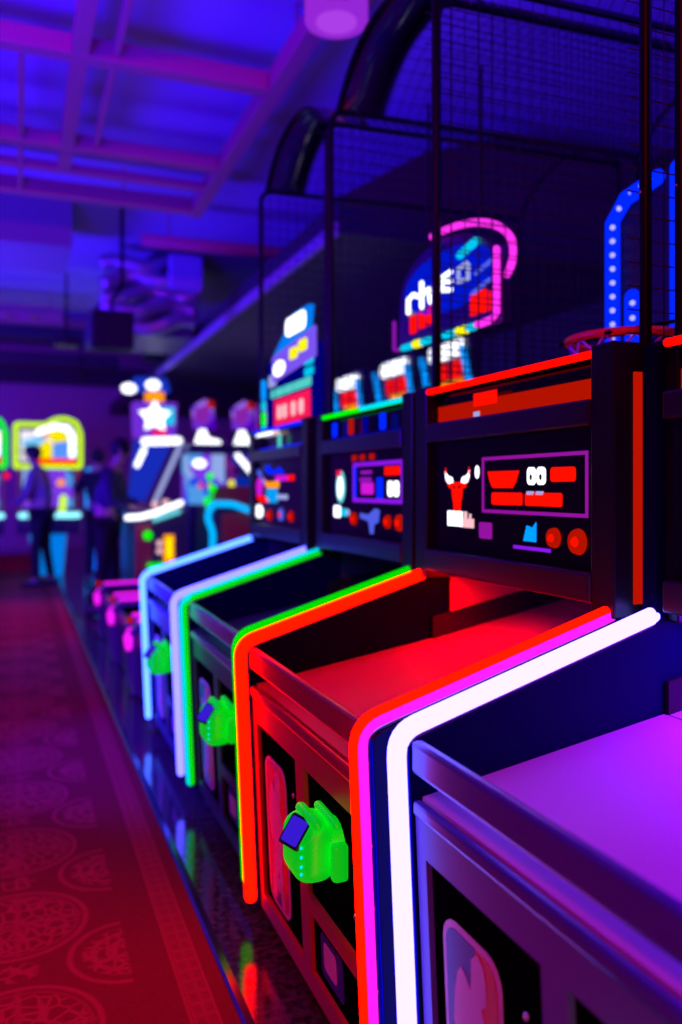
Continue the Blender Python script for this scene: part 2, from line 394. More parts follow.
def machine(o, tL, tR, label, colL, colR, frame, interior, v):
    tc = (tL + tR) / 2
    R = thing('basketball_arcade_machine', (1.8 + o, tc, 0), label, 'arcade machine', 'basketball arcade machines along the right')
    def B(name, mat, x0, x1, y0, y1, z0, z1, bev=.003, par=None):
        q = MB(); q.box(x0, x1, y0, y1, z0, z1, bev); return q.build(name, mat, par or R)
    iL, iR = tL - .017, tR + .017                    # inner faces of the side boards
    # --- side boards, one per side
    for side, (y0, y1) in (('L', (tL - .015, tL + .026)), ('R', (tR - .026, tR + .015))):
        pr = [(fedge(.08, o), .08), (fedge(.825, o), .825), (o + .66, .838), (o + 1.215, 1.012), (o + 1.215, 1.60), (o + 2.93, 1.60), (o + 2.93, .08)]
        q = MB(); q.prism(pr, lambda a, z, d: (a, d, z), y0, y1)
        bd = q.build('side_board', M['black'], R)
        for z in (.80, .775, .62, .50, .34, .2):
            q = MB(); q.ball((fedge(z, o) - .004, (y0 + y1) / 2 + (.008 if side == 'L' else -.004), z), .0042, (.6, 1, 1), 8, 6)
            q.build('bolt', M['screw'], bd)
        q = MB(); q.prism([(fedge(.08, o) - .003, .08), (fedge(.825, o) - .003, .825), (fedge(.825, o), .825), (fedge(.08, o), .08)], lambda a, z, d: (a, d, z), y0 + .001, y1 - .001)
        q.build('edge_trim', M[v.get('trim', 'black')], bd)  # added strip; its blue version carries the tube's painted glow
        # neon tube and its channel
        tt = tL if side == 'L' else tR
        pts = [(o + .652, tt, Z_B + .02), (o + .620, tt, Z_C), (o + 1.215, tt, 1.030)]
        path = round_path(pts, .045)
        pc = round_path([(p[0] + .014, p[1], p[2] - (.0 if i < 1 else .012)) for i, p in enumerate(pts)], .04)
        q = MB(); q.tube(pc, .011, 8); q.build('tube_channel', M['chan'], bd)
        rad = v.get('rad', .0165)
        cols = colL if side == 'L' else colR
        tube_gradient(path, rad if side == 'L' else v.get('radR', rad), [M[c] for c in cols], v.get('sep', .1), 'neon_tube', R)
    # --- control front: upper rail, lip, face frame, doors
    B('top_rail', M[v.get('rail', 'rail')], o + .642, o + .668, iR, iL, .778, .838, .008)
    B('lip', M[v.get('rail', 'rail')], o + .645, o + .665, iR, iL, .700, .728, .007)
    sf = o + .652
    ff = MB()
    def fbox(w0, w1, z0, z1):
        # face frame member that follows the backward lean of the front
        x0a, x0b = sf + (.70 - z1) / .745 * .034, sf + (.70 - z0) / .745 * .034
        y1, y0 = tL - w0, tL - w1; d = .03
        vs = [(x0b, y0, z0), (x0b, y1, z0), (x0b + d, y0, z0), (x0b + d, y1, z0), (x0a, y0, z1), (x0a, y1, z1), (x0a + d, y0, z1), (x0a + d, y1, z1)]
        ff.add(vs, [(0, 1, 3, 2), (4, 6, 7, 5), (0, 4, 5, 1), (2, 3, 7, 6), (0, 2, 6, 4), (1, 5, 7, 3)])
    W = tL - tR; w0, w1 = .017, W - .017
    wl, wc0, wc1, wr = .052, .400, .460, W - .05
    fbox(w0, w1, .630, .700); fbox(w0, w1, .085, .135)
    fbox(w0, wl, .135, .630); fbox(wc0, wc1, .135, .630); fbox(wr, w1, .135, .630); fbox(wc1, wr, .285, .325)
    ff.build('face_frame', M[frame], R)
    def fx(z): return sf + (.70 - z) / .745 * .034
    def panel(name, a, c, z0, z1):
        q = MB(); d = .012
        q.add([(fx(z0) + d, tL - c, z0), (fx(z0) + d, tL - a, z0), (fx(z1) + d, tL - a, z1), (fx(z1) + d, tL - c, z1),
               (fx(z0) + .028, tL - c, z0), (fx(z0) + .028, tL - a, z0), (fx(z1) + .028, tL - a, z1), (fx(z1) + .028, tL - c, z1)],
              [(0, 1, 2, 3), (7, 6, 5, 4), (0, 4, 5, 1), (1, 5, 6, 2), (2, 6, 7, 3), (3, 7, 4, 0)])
        return q.build(name, M['panel'], R)
    dl = panel('left_door', wl, wc0, .135, .630); du = panel('coin_door', wc1, wr, .325, .630); dd = panel('lower_door', wc1, wr, .135, .285)
    def on(pts, th, name, mat, par, lift=0):
        q = MB(); q.prism(pts, lambda w, z, d: (fx(z) + .012 - d, tL - w, z), lift, lift + th); return q.build(name, mat, par)
    # emblem: white bordered upright badge, blue left, red right, white player
    if v.get('badge', True):
        a0, a1, z0, z1 = .088, .276, .150, .556
        on(rrect(a0, a1, z0, z1, .045), .002, 'badge_border', M['white'], dl)
        ww, hh = a1 - a0 - .024, z1 - z0 - .024
        def nrm(p): return [(a0 + .012 + u * ww, z0 + .012 + q * hh) for u, q in p]
        inner = rrect(a0 + .012, a1 - .012, z0 + .012, z1 - .012, .034); am = a0 + .6 * (a1 - a0)
        on([(am, z0 + .012), (am, z1 - .012)] + [p_ for p_ in inner if p_[0] < am], .001, 'badge_blue', M['pblue'], dl, .002)
        rt = [p_ for p_ in inner if p_[0] > am]; up = [p_ for p_ in rt if p_[1] > (z0 + z1) / 2]; lo_ = [p_ for p_ in rt if p_[1] < (z0 + z1) / 2]
        on([(am, z0 + .012)] + lo_ + up + [(am, z1 - .012)], .001, 'badge_red', M['pred'], dl, .002)
        on(nrm(PLAYER), .001, 'badge_player', M['white'], dl, .003)
        q = MB(); q.ball((fx(.25), tL - a0 - .135, .235), .018, (.2, 1, 1)); q.build('badge_ball', M['white'], dl)
    for (a, z) in ((.345, .52), (.375, .33)):
        q = MB(); q.ball((fx(z) + .010, tL - a, z), .007, (.7, 1, 1), 10, 6); q.build('lock', M['screw'], dl)
    q = MB(); q.ball((fx(.40) + .010, tL - wr + .09, .405), .008, (.7, 1, 1), 10, 6); q.build('lock', M['screw'], du)
    on(rrect(wc1 + .05, wc1 + .19, .16, .26, .012), .002, 'sticker', M['pblue'], dd)
    on(rrect(wc1 + .07, wc1 + .15, .18, .245, .012), .001, 'sticker_print', M['white'], dd, .002)
    q = MB(); q.ball((fx(.17) + .010, tL - wr + .05, .20), .006, (.7, 1, 1), 10, 6); q.build('lock', M['screw'], dd)
    # --- card reader on the coin door
    if v.get('reader', True):
        wc = v.get('rw', .63); yc = tL - wc; zc = v.get('rz', .522); x0 = fx(zc) + .012
        ctr = Vector((x0 - .050, yc, zc))
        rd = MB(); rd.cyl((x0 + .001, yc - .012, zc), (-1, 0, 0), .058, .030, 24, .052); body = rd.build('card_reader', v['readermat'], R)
        # rounded shell, flattened where the screen sits
        nrm = Vector((-.74, -.22, .62)).normalized(); rd = MB(); rd.box(-.058, .042, -.062, .070, -.070, .064, .040, 6); rd.sm = [True] * len(rd.sm)
        vs = []
        for p in rd.v:
            p = Vector(p); dd_ = p.dot(nrm)
            if dd_ > .056: p = p - nrm * (dd_ - .056)
            vs.append(tuple(p + ctr))
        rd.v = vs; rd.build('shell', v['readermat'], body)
        ux = nrm.cross(Vector((0, 0, 1))).normalized(); uz = ux.cross(nrm)
        def quad(h, r_, d0, d1, name, mat, ca=.0, cb=.0):
            q = MB(); q.prism(rrect(-h, h, -h, h, r_), lambda a, b_, d: tuple(ctr + ux * (a + ca) + uz * (b_ + cb) + nrm * d), d0, d1); q.build(name, M[mat], body)
        quad(.034, .008, .050, .0575, 'screen_bezel', 'blackmatte', .008, .0); quad(.028, .005, .054, .0590, 'reader_screen', 'e_screen', .008, .0)
        q = MB(); q.tube([(x0 - .062, yc + .050, zc + .062), (x0 - .060, yc - .052, zc + .060)], .0125, 12); q.build('hood_bar', v['readermat'], body)
        q = MB(); q.tube([(x0 - .026, yc + .035, zc + .068), (x0 - .026, yc - .078, zc + .064)], .010, 12); q.build('card_slot', v['readermat'], body)
        q = MB(); q.box(x0 - .040, x0 - .004, yc - .098, yc - .070, zc - .050, zc + .030, .009); q.build('side_grip', v['readermat'], body)
        for k, dz in enumerate((.018, -.002, -.022, -.038)):
            q = MB(); q.ball(ctr + Vector((-.046, -.052, dz)), .0035, (1, 1, 1), 8, 6); q.build('status_light', M['e_cyan'], body)
    # --- lane: front slope, seam, rear slope, black skirts
    lane = MB(); lane.prism([(o + .666, .700), (o + .666, .731), (o + 1.232, .826), (o + 1.232, .795)], lambda a, z, d: (a, d, z), iR + .001, iL - .001)
    lane.build('lane', M[v.get('lane', 'lane')], R)
    lane = MB(); lane.prism([(o + 1.240, .795), (o + 1.240, .826), (o + 2.05, .990), (o + 2.05, .955)], lambda a, z, d: (a, d, z), iR + .001, iL - .001)
    lane.build('rear_lane', M[v.get('rlane', 'lane')], R)
    for y0, y1 in ((iL - .012, iL - .001), (iR + .001, iR + .012)):
        q = MB(); q.prism([(o + 1.235, .826), (o + 1.235, .895), (o + 2.05, 1.06), (o + 2.05, .990)], lambda a, z, d: (a, d, z), y0, y1); q.build('side_skirt', M['blackmatte'], R)
    for y0, y1 in ((iL - .008, iL - .001), (iR + .001, iR + .008)):
        q = MB(); q.prism([(o + 1.30, .908), (o + 1.30, 1.10), (o + 2.05, 1.38), (o + 2.05, 1.062)], lambda a, z, d: (a, d, z), y0, y1); q.build('side_lining', M[v.get('lining', 'lane')], R)
    B('back_board_lower', M['lanedark'], o + 2.055, o + 2.08, iR + .001, iL - .001, .10, 1.50)
    B('plinth', M['blackmatte'], o + .75, o + 2.85, iR + .002, iL - .002, .0, .08)
    # --- score head
    ps = v.get('ps', 1.20) + o
    for y0, y1 in ((tL - .050, tL + .027), (tR - .027, tR + .050)):
        q = MB(); q.box(ps, ps + .13, y0, y1, 1.02, 1.615, .004); q.build('pillar', M['pillar'], R)
    hL, hR = tL - .051, tR + .051
    B('lower_beam', M['beamp'], o + 1.195, o + 1.30, hR, hL, 1.045, 1.112, .006)
    B('upper_beam', M['beamp'], o + 1.195, o + 1.30, hR, hL, 1.440, 1.498, .006)
    fp = B('score_panel', M['glass'], o + 1.222, o + 1.262, hR, hL, 1.113, 1.439)
    hd = B('display_box', M['glass'], o + 1.245, o + 1.34, hR, hL, 1.499, 1.588)
    B('display_strip', M[v['strip']], o + 1.236, o + 1.244, hR + .01, hL - .01, 1.503, v.get('striptop', 1.545), .001, hd)
    q = MB(); q.tube([(o + 1.206, hL - .005, 1.597), (o + 1.206, hR + .005, 1.597)], .009); tb = q.build('top_light', M[v['top']], R)
    if v.get('topR'):
        q = MB(); q.tube([(o + 1.205, hL - .42, 1.598), (o + 1.205, hR + .005, 1.598)], .0095); q.build('top_light', M[v['topR']], R)
    q = MB(); q.box(o + 1.213, o + 1.36, hR, hL, 1.589, 1.606, .003); q.build('head_cap', M['pillar'], R)
    B('underglow_lamp', M[v['glow']], o + 1.32, o + 1.36, iR + .06, iL - .06, 1.028, 1.040, .003)
    sp = o + 1.222
    def dec(pts, mat, name='print', th=.002, lift=0, par=fp):
        q = flat(pts, tL, sp - lift, th); return q.build(name, M[mat], par)
    v['decor'](dec, tL, sp, fp, o, R, B)
    # outer glowing red strip beside the right pillar
    if v.get('strip_out'):
        B('pillar_red_strip', M['e_dkred2'], o + 1.25, o + 1.345, tR - .031, tR - .0275, 1.05, 1.55, .001)
    # --- cage of bent tube, arched top and nets
    cx = o + (1.262 if not v.get('cx') else v['cx'])
    zt = 2.935
    frames = []
    for yy in (tL + .004, tR - .004 if not v.get('near') else tR):
        xx = cx if yy > tc else o + 1.305
        q = MB()
        q.tube(round_path([(xx, yy, 1.617), (xx, yy, zt), (o + 2.93, yy, zt + .05), (o + 2.93, yy, 1.61)], .07), .0135, 10); frames.append(q.build('cage_frame', M['tube'], R))
        q = MB()
        for z in (1.95, 2.6): q = MB(); q.ball((xx - .013, yy, z), .004, (1, 1, 1), 8, 6); q.build('bolt', M['screw'], frames[-1])
        for k in (.12, .4, 1.0): q = MB(); q.ball((xx + k, yy - .013, zt + .03 * k), .004, (1, 1, 1), 8, 6); q.build('bolt', M['screw'], frames[-1])
    n = 16; rise = .20; y0, y1 = tR - .004, tL + .004
    def archp(s, k, dz=0):
        a = k / n; y = y1 + (y0 - y1) * a
        base = zt + (s - cx) * .03
        return (s, y, base + dz + rise * (1 - abs(2 * a - 1) ** 2.4) + .0)
    for s in (cx + .03, cx + .24, o + 2.93):
        q = MB(); q.tube([archp(s, k) for k in range(n + 1)], .011, 8); q.build('arch_rib', M['tube'], R)
    q = MB(); vs = []; fs = []
    for s, dz in ((cx + .03, .004), (cx + .24, .004), (cx + .24, .010), (cx + .03, .010)):
        for k in range(n + 1): vs.append(archp(s, k, dz))
    for a in range(4):
        c = (a + 1) % 4
        for k in range(n): fs.append((a * (n + 1) + k, a * (n + 1) + k + 1, c * (n + 1) + k + 1, c * (n + 1) + k))
    q.add(vs, fs, True); q.build('canopy_sheet', M['band'], R)
    # nets: sides, roof and rear, square mesh of thin cord
    def cord(q, a, c, r=.0017): q.tube([a, c], r, 4, ends='flat')
    for yy in (tL - .004, tR + .004):
        q = MB(); s = cx + .05
        while s < o + 2.9: cord(q, (s, yy, 1.61), (s, yy, zt + (s - cx) * .03)); s += .052
        z = 1.64
        while z < zt: cord(q, (cx, yy, z), (o + 2.93, yy, z)); z += .052
        q.build('side_net', M['net'], R)
    q = MB(); s = cx + .26
    while s < o + 2.92: q.tube([archp(s, k) for k in range(n + 1)], .0017, 4, ends='flat'); s += .052
    for k in range(1, n): cord(q, archp(cx + .24, k), archp(o + 2.93, k))
    q.build('roof_net', M['net'], R)
    q = MB(); y = tR
    while y < tL: cord(q, (o + 2.93, y, 1.61), (o + 2.93, y, 3.0)); y += .052
    z = 1.64
    while z < 3.0: cord(q, (o + 2.93, tR, z), (o + 2.93, tL, z)); z += .052
    q.build('rear_net', M['net'], R)
    # light of the machine's own lamp, mounted under the score head
    if interior:
        col, en = interior
        l = bpy.data.lights.new('head_lamp', 'AREA'); l.shape = 'RECTANGLE'; l.size = .12; l.size_y = W - .14; l.color = col; l.energy = en
        lo = bpy.data.objects.new('head_lamp', l); C.objects.link(lo)
        lo.location = (o + 1.28, tc, 1.035); lo.rotation_euler = (0, math.radians(22), 0)
    return R

M['e_dkred2'] = em('glowing red side strip', (.50, .006, 0), 1.0)
def ell(cw, cz, rw, rz, n=18): return [(cw + rw * math.cos(2 * PI * k / n), cz + rz * math.sin(2 * PI * k / n)) for k in range(n)]
def rc(a, c, z0, z1): return [(a, z0), (c, z0), (c, z1), (a, z1)]
def outline(dec, a, c, z0, z1, th, mat, name='screen_frame'):
    for pts in (rc(a, c, z0, z0 + th), rc(a, c, z1 - th, z1), rc(a, a + th, z0 + th, z1 - th), rc(c - th, c, z0 + th, z1 - th)): dec(pts, mat, name)
def buttons(tL, sp, fp, spots):
    for w, z, r, m in spots:
        q = MB(); q.cyl((sp, tL - w, z), (-1, 0, 0), r, .010, 20, r * .9); k = q.build('button', M[m], fp)
        q = MB(); q.cyl((sp - .010, tL - w, z), (-1, 0, 0), r * .4, .006, 14, r * .3); q.build('button_cap', M['e_digit'], k)

def decor_red(dec, tL, sp, fp, o, R, B):
    # bull's head: red face, white horns
    cw, cz, k = .205, 1.292, .0105
    face = [(-2.2, 2.4), (-4.2, 1.9), (-5.4, 2.2), (-4.6, .8), (-3.0, .6), (-2.8, -1.2), (-2.0, -3.4), (-1.9, -5.0), (-1.2, -5.8), (1.2, -5.8), (1.9, -5.0), (2.0, -3.4), (2.8, -1.2), (3.0, .6), (4.6, .8), (5.4, 2.2), (4.2, 1.9), (2.2, 2.4)]
    dec([(cw + a * k, cz + z * k) for a, z in face], 'e_digit', 'bull_head')
    for sg in (-1, 1):
        horn = [(2.2, 2.4), (4.3, 2.0), (5.7, 2.4), (6.6, 3.8), (6.8, 5.6), (5.9, 4.6), (4.6, 4.0), (3.0, 3.8)]
        dec([(cw + sg * a * k, cz + z * k) for a, z in horn], 'e_w', 'bull_horn')
        tip = [(6.6, 4.4), (6.9, 4.6), (6.5, 6.6), (6.2, 5.2)]
        dec([(cw + sg * a * k, cz + z * k) for a, z in tip], 'e_digit', 'horn_tip')
        dec([(cw + sg * a * k, cz + z * k) for a, z in ((.6, .8), (2.0, 1.6), (1.8, .6))], 'glass', 'bull_eye', lift=.002)
    dec(rc(.150, .235, 1.188, 1.232), 'e_w', 'white_plate')
    dec(rc(.238, .300, 1.186, 1.212), 'e_pale', 'pink_print'); dec(rc(.245, .262, 1.212, 1.232), 'e_pale', 'pink_print'); dec(rc(.275, .285, 1.212, 1.226), 'e_pale', 'pink_print')
    dec(ell(.318, 1.345, .010, .018), 'e_w', 'white_spot')
    outline(dec, .345, .800, 1.232, 1.385, .009, 'e_mag')
    dec([(.375, 1.345), (.525, 1.345), (.510, 1.315), (.495, 1.300), (.400, 1.300), (.385, 1.318)], 'e_digit', 'red_block')
    for a in (.562, .603):           # two white digits
        dec(rrect(a, a + .036, 1.308, 1.352, .012), 'e_w', 'white_digit'); dec(ell(a + .018, 1.327, .005, .008), 'glass', 'digit_hole', lift=.002)
    dec(rc(.560, .590, 1.283, 1.292), 'e_lav2', 'small_print'); dec(rc(.600, .630, 1.283, 1.292), 'e_lav2', 'small_print')
    dec(rrect(.660, .755, 1.315, 1.350, .008), 'e_digit', 'red_block')
    dec(rrect(.395, .540, 1.255, 1.288, .007), 'e_digit', 'red_block'); dec(rrect(.553, .705, 1.255, 1.288, .007), 'e_digit', 'red_block')
    dec(rrect(.330, .395, 1.160, 1.205, .006), 'e_mag', 'round_label')
    dec([(.545, 1.165), (.600, 1.165), (.600, 1.215), (.585, 1.200), (.560, 1.205)], 'e_az', 'blue_print')
    dec(rc(.500, .660, 1.143, 1.152), 'e_vio', 'violet_line')
    buttons(tL, sp, fp, [(.675, 1.180, .025, 'e_dkred'), (.765, 1.176, .031, 'e_dkred')])
    dec(rc(.30, .42, 1.530, 1.566), 'e_digit', 'head_print', par=R)
    dec(rc(.30, .33, 1.50, 1.515), 'e_lav2', 'head_print', par=R)

def decor_green(dec, tL, sp, fp, o, R, B):
    dec(ell(.215, 1.305, .048, .066), 'e_teal2', 'oval_emblem'); dec(ell(.215, 1.300, .030, .045), 'e_w', 'emblem_figure', lift=.002)
    dec(rc(.175, .225, 1.348, 1.372), 'e_pinkpanel', 'emblem_corner', lift=.002)
    dec(ell(.228, 1.275, .006, .022), 'e_teal', 'emblem_shadow', lift=.003)
    dec(rrect(.140, .215, 1.180, 1.228, .012), 'e_w', 'white_plate'); dec(rc(.217, .275, 1.186, 1.218), 'e_cyan1', 'cyan_print'); dec(ell(.295, 1.203, .016, .014), 'e_lav2', 'pale_print')
    outline(dec, .345, .795, 1.245, 1.398, .016, 'e_vio')
    dec(rc(.345, .380, 1.262, 1.382), 'e_bl', 'blue_bar')
    dec(rc(.425, .530, 1.352, 1.366), 'e_mag2', 'magenta_line'); dec(rc(.415, .525, 1.322, 1.340), 'e_mag2', 'magenta_line'); dec(rrect(.430, .545, 1.276, 1.320, .008), 'e_pink1', 'magenta_block')
    dec(rc(.575, .628, 1.262, 1.338), 'e_bl', 'blue_bar'); dec(rrect(.645, .770, 1.345, 1.376, .004), 'e_digit', 'red_block')
    for a in (.672, .722): dec(rrect(a, a + .040, 1.270, 1.325, .012), 'e_w', 'white_digit'); dec(ell(a + .02, 1.303, .005, .008), 'glass', 'digit_hole', lift=.002)
    for a in (.335, .415, .505): dec(rrect(a, a + .050, 1.405, 1.428, .006), 'e_dkred', 'red_dim_print')
    dec([(.42, 1.205), (.50, 1.20), (.56, 1.225), (.60, 1.22), (.59, 1.175), (.55, 1.165), (.545, 1.13), (.515, 1.13), (.50, 1.175), (.42, 1.185)], 'e_lavb', 'blue_figure')
    buttons(tL, sp, fp, [(.36, 1.180, .026, 'e_dkred'), (.675, 1.180, .025, 'e_dkred'), (.770, 1.180, .030, 'e_dkred')])
    for w, m in ((.12, 'e_bl'), (.30, 'e_dkred'), (.44, 'e_navy'), (.60, 'e_bl')): dec(rrect(w, w + .055, 1.51, 1.57, .01), m, 'head_print', par=R)

def decor_blue(dec, tL, sp, fp, o, R, B):
    dec([(.05, 1.375), (.08, 1.40), (.13, 1.395), (.17, 1.355), (.22, 1.335), (.20, 1.31), (.14, 1.34), (.11, 1.365)], 'e_lavb', 'mascot_arm')
    dec(ell(.105, 1.305, .062, .050), 'e_pink1', 'pink_ball'); dec([(.05, 1.262), (.16, 1.262), (.30, 1.245), (.28, 1.222), (.10, 1.225)], 'e_digit', 'red_shape')
    dec([(.16, 1.355), (.26, 1.33), (.46, 1.335), (.46, 1.30), (.25, 1.30)], 'e_or', 'orange_stripe'); dec(rc(.40, .60, 1.335, 1.362), 'e_pink1', 'pink_stripe'); dec(rc(.60, .70, 1.335, 1.362), 'e_digit', 'red_end')
    dec(rrect(.24, .44, 1.225, 1.298, .02), 'e_az2', 'azure_block'); dec(rrect(.42, .60, 1.245, 1.268, .008), 'e_lav2', 'white_bar')
    dec([(.20, 1.405), (.28, 1.42), (.36, 1.38), (.46, 1.405), (.56, 1.372), (.28, 1.372)], 'e_bl', 'blue_crest')
    dec(ell(.100, 1.175, .075, .035), 'e_w', 'white_ball')
    buttons(tL, sp, fp, [(.30, 1.160, .030, 'e_dkred'), (.50, 1.17, .032, 'e_lavb'), (.66, 1.165, .028, 'e_dkred')])
    dec(rc(.04, .36, 1.575, 1.592), 'e_w', 'head_print', par=R); dec(rc(.36, .46, 1.570, 1.592), 'e_pale', 'head_print', par=R); dec(rc(.44, .50, 1.50, 1.565), 'e_teal', 'head_print', par=R)
def decor_none(dec, tL, sp, fp, o, R, B):
    outline(dec, .345, .800, 1.232, 1.385, .009, 'e_mag')

M['e_lav2'] = em('lavender print', (.45, .5, 1), .8); M['e_teal2'] = em('aqua print', (.15, .75, .85), 1.0); M['e_cyan1'] = em('cyan print', (0, .6, .9), 1.0)
M['e_mag2'] = em('violet magenta print', (.35, .01, .6), .8); M['e_pink1'] = em('magenta print', (.75, .01, .8), .9); M['e_lavb'] = em('blue lavender print', (.10, .14, 1), .8); M['e_az2'] = em('azure print', (0, .35, .9), 1.0)
M['r_green'] = pm('green reader shell', (.02, .80, .02), .3); 
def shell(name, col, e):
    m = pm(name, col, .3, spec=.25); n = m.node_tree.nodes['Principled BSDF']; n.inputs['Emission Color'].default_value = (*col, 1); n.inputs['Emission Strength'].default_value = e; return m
M['trim_blue_glow'] = pm('edge trim tinted by tube light', (.004, .004, .40), .6, spec=.0)  # blue stands in for neon light on the board edge
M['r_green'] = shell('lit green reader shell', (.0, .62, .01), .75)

machine(.028, 1.369, .484, 'nearest basketball machine, outlined by a white neon tube, with a purple lit lane', ['e_white'], ['e_white'], 'frame_violet_lit', ((.24, .004, 1), 12.0),
        dict(lane='lane_violet_lit', rail='rail_violet_lit', trim='trim_blue_glow', strip='e_dkred', top='e_redthin', glow='e_purp', decor=decor_none, readermat=M['r_green'], ps=1.24, rad=.0185, cx=1.30))
machine(-.02, 2.322, 1.437, 'red lit basketball machine with a bull emblem on its score panel and red lit lane', ['e_red'], ['e_red', 'e_pink'], 'frame_red_lit', ((1, .002, .0), 8.0),
        dict(trim='trim_blue_glow', lane='lane_red_lit', rail='rail_red_lit', strip='e_dkred', top='e_redthin', glow='e_dkred', decor=decor_red, readermat=M['r_green'], strip_out=True, rad=.0185, striptop=1.55, rlane='lane_red_lit', lining='lane_red_lit'))
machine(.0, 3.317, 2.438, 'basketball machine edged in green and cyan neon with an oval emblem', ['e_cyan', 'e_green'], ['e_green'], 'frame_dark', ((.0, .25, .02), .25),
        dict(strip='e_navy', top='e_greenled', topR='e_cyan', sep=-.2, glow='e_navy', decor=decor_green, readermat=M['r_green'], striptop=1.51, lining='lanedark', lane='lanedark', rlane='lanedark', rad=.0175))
machine(-.016, 4.357, 3.441, 'farthest basketball machine, edged in pale cyan and lavender neon', ['e_pcyan'], ['e_lav'], 'frame_blue_lit', ((.02, .03, 1), .5),
        dict(rail='rail_violet_lit', strip='e_bl', top='e_bl', glow='e_bl', decor=decor_blue, readermat=M['r_green'], rw=.56, striptop=1.51, lining='lanedark', lane='lanedark', rlane='lanedark'))

# ------------------------------------------------------------------ signs inside the cages
def P(mb, name, mat, par): return mb.build(name, M[mat], par)
def blockprint(par, cells, fn, name, mat, d0, d1):
    for pts in cells:
        q = MB(); q.prism(pts, fn, d0, d1); q.build(name, M[mat], par)

# blue LED edged backboard and hoop of the red lit machine
t = thing('basketball_backboard', (1.87, 1.87, 1.76), 'black backboard edged with blue LED dots inside the red lit machine cage', 'backboard')
q = MB(); q.prism([(1.50, 1.77), (2.245, 1.77), (2.245, 2.20), (2.17, 2.27), (1.57, 2.27), (1.50, 2.20)], lambda y, z, d: (d, y, z), 1.87, 1.90); P(q, 'board', 'blackmatte', t)
def ledline(pts, par, r=.026, step=.045):
    q = MB(); q.tube(pts, r, 8); strip = P(q, 'led_strip', 'e_bl', par)
    for a, c in zip(pts[:-1], pts[1:]):
        a, c = Vector(a), Vector(c); L = (c - a).length; k = max(1, int(L / step))
        for i in range(k): q = MB(); q.ball(a + (c - a) * ((i + .5) / k) + Vector((-.017, -.018, 0)), .009, (1, 1, 1), 8, 6); P(q, 'led_dot', 'e_bldot', strip)
ledline([(1.858, 2.225, 1.775), (1.858, 2.225, 2.19), (1.858, 2.16, 2.25), (1.858, 2.02, 2.27)], t)
ledline([(1.858, 2.13, 1.775), (1.858, 2.13, 1.92)], t); ledline([(1.858, 1.93, 1.775), (1.858, 1.93, 2.27)], t)
for y in (2.0, 1.8):
    q = MB(); q.tube([(1.48, y, 1.72), (1.87, y, 1.80)], .006, 8); P(q, 'bracket', 'tube', t)
t2 = thing('basketball_hoop', (1.62, 1.90, 1.57), 'orange basketball hoop with a blue lit net in front of the LED backboard', 'hoop')
q = MB(); q.tube([(1.63 + .16 * math.cos(a), 1.90 + .16 * math.sin(a), 1.725) for a in [2 * PI * k / 28 for k in range(28)]], .012, 8, closed=True)
P(q, 'rim', 'hoop', t2) if 'hoop' in M else q.build('rim', pm('orange hoop paint', (.9, .12, .02), .35), t2)
q = MB()
for k in range(12):
    for sg in (-1, 1):
        a = 2 * PI * k / 12; pts = []
        for j in range(5): rr = .16 - .016 * j; aa = a + sg * j * PI / 12; pts.append((1.63 + rr * math.cos(aa), 1.90 + rr * math.sin(aa), 1.72 - .04 * j if j < 4 else 1.575))
        q.tube(pts, .0035, 5, ends='flat')
q.build('hoop_net', pm('white net cord', (.7, .7, .8), .6), t2)
q = MB(); q.box(1.785, 1.855, 1.86, 1.94, 1.705, 1.735, .004); q.build('mounting_bracket', pm('orange bracket paint', (.9, .12, .02), .35), t2)

# oval topped sign in the green machine cage, turned a little to the camera
a0 = Vector((1.545, 3.24, 0)); a1 = Vector((1.640, 2.50, 0)); du = (a1 - a0).normalized(); Wd = (a1 - a0).length; nn = Vector((-du.y, du.x, 0)); nn = -nn if nn.x > 0 else nn
def sg(u, z, d): p = a0 + du * u + nn * d; return (p.x, p.y, z)
t = thing('score_sign', tuple(a0 + du * Wd / 2 + Vector((0, 0, 1.86))), 'blue sign with domed top, pink neon edge and red digits behind the cage nets', 'sign')
prof = [(.0, 1.90), (Wd - .05, 1.90), (Wd - .05, 2.19)] + [(Wd * .46 + .44 * Wd * math.cos(x), 2.10 + .20 * math.sin(x)) for x in [PI * k / 14 for k in range(1, 15)]]
q = MB(); q.prism(prof, sg, -.04, 0); P(q, 'sign_board', 'cab', t)
q = MB(); q.prism([(.06 + (Wd * .4) + Wd * .40 * math.cos(2 * PI * k / 24), 2.125 + .125 * math.sin(2 * PI * k / 24) ) for k in range(24)], sg, .001, .006); P(q, 'blue_oval', 'e_blo', t) if 'e_blo' in M else q.build('blue_oval', em('blue oval panel', (.0, .01, .75), .8), t)
# outlined white letters: r h c o n shapes are not readable, kept as letter-like strokes
def stroke(par, pts, mat, name, r=.0095, d=.012):
    q = MB(); q.tube([sg(u, z, d) for u, z in pts], r, 6); q.build(name, M[mat], par)
stroke(t, [(.10, 2.045), (.10, 2.10), (.14, 2.115), (.17, 2.10)], 'e_w', 'letter'); stroke(t, [(.20, 2.05), (.20, 2.15)], 'e_w', 'letter'); stroke(t, [(.20, 2.10), (.25, 2.115), (.26, 2.06)], 'e_w', 'letter')
stroke(t, [(.40, 2.15), (.34, 2.14), (.34, 2.09), (.40, 2.08)], 'e_w', 'letter'); stroke(t, [(.34, 2.115), (.40, 2.115)], 'e_w', 'letter')
stroke(t, [(.50, 2.16), (.45, 2.15), (.45, 2.10), (.51, 2.10), (.51, 2.15)], 'e_lav2', 'letter'); stroke(t, [(.46, 2.20), (.56, 2.23)], 'e_cyan1', 'letter', .016)
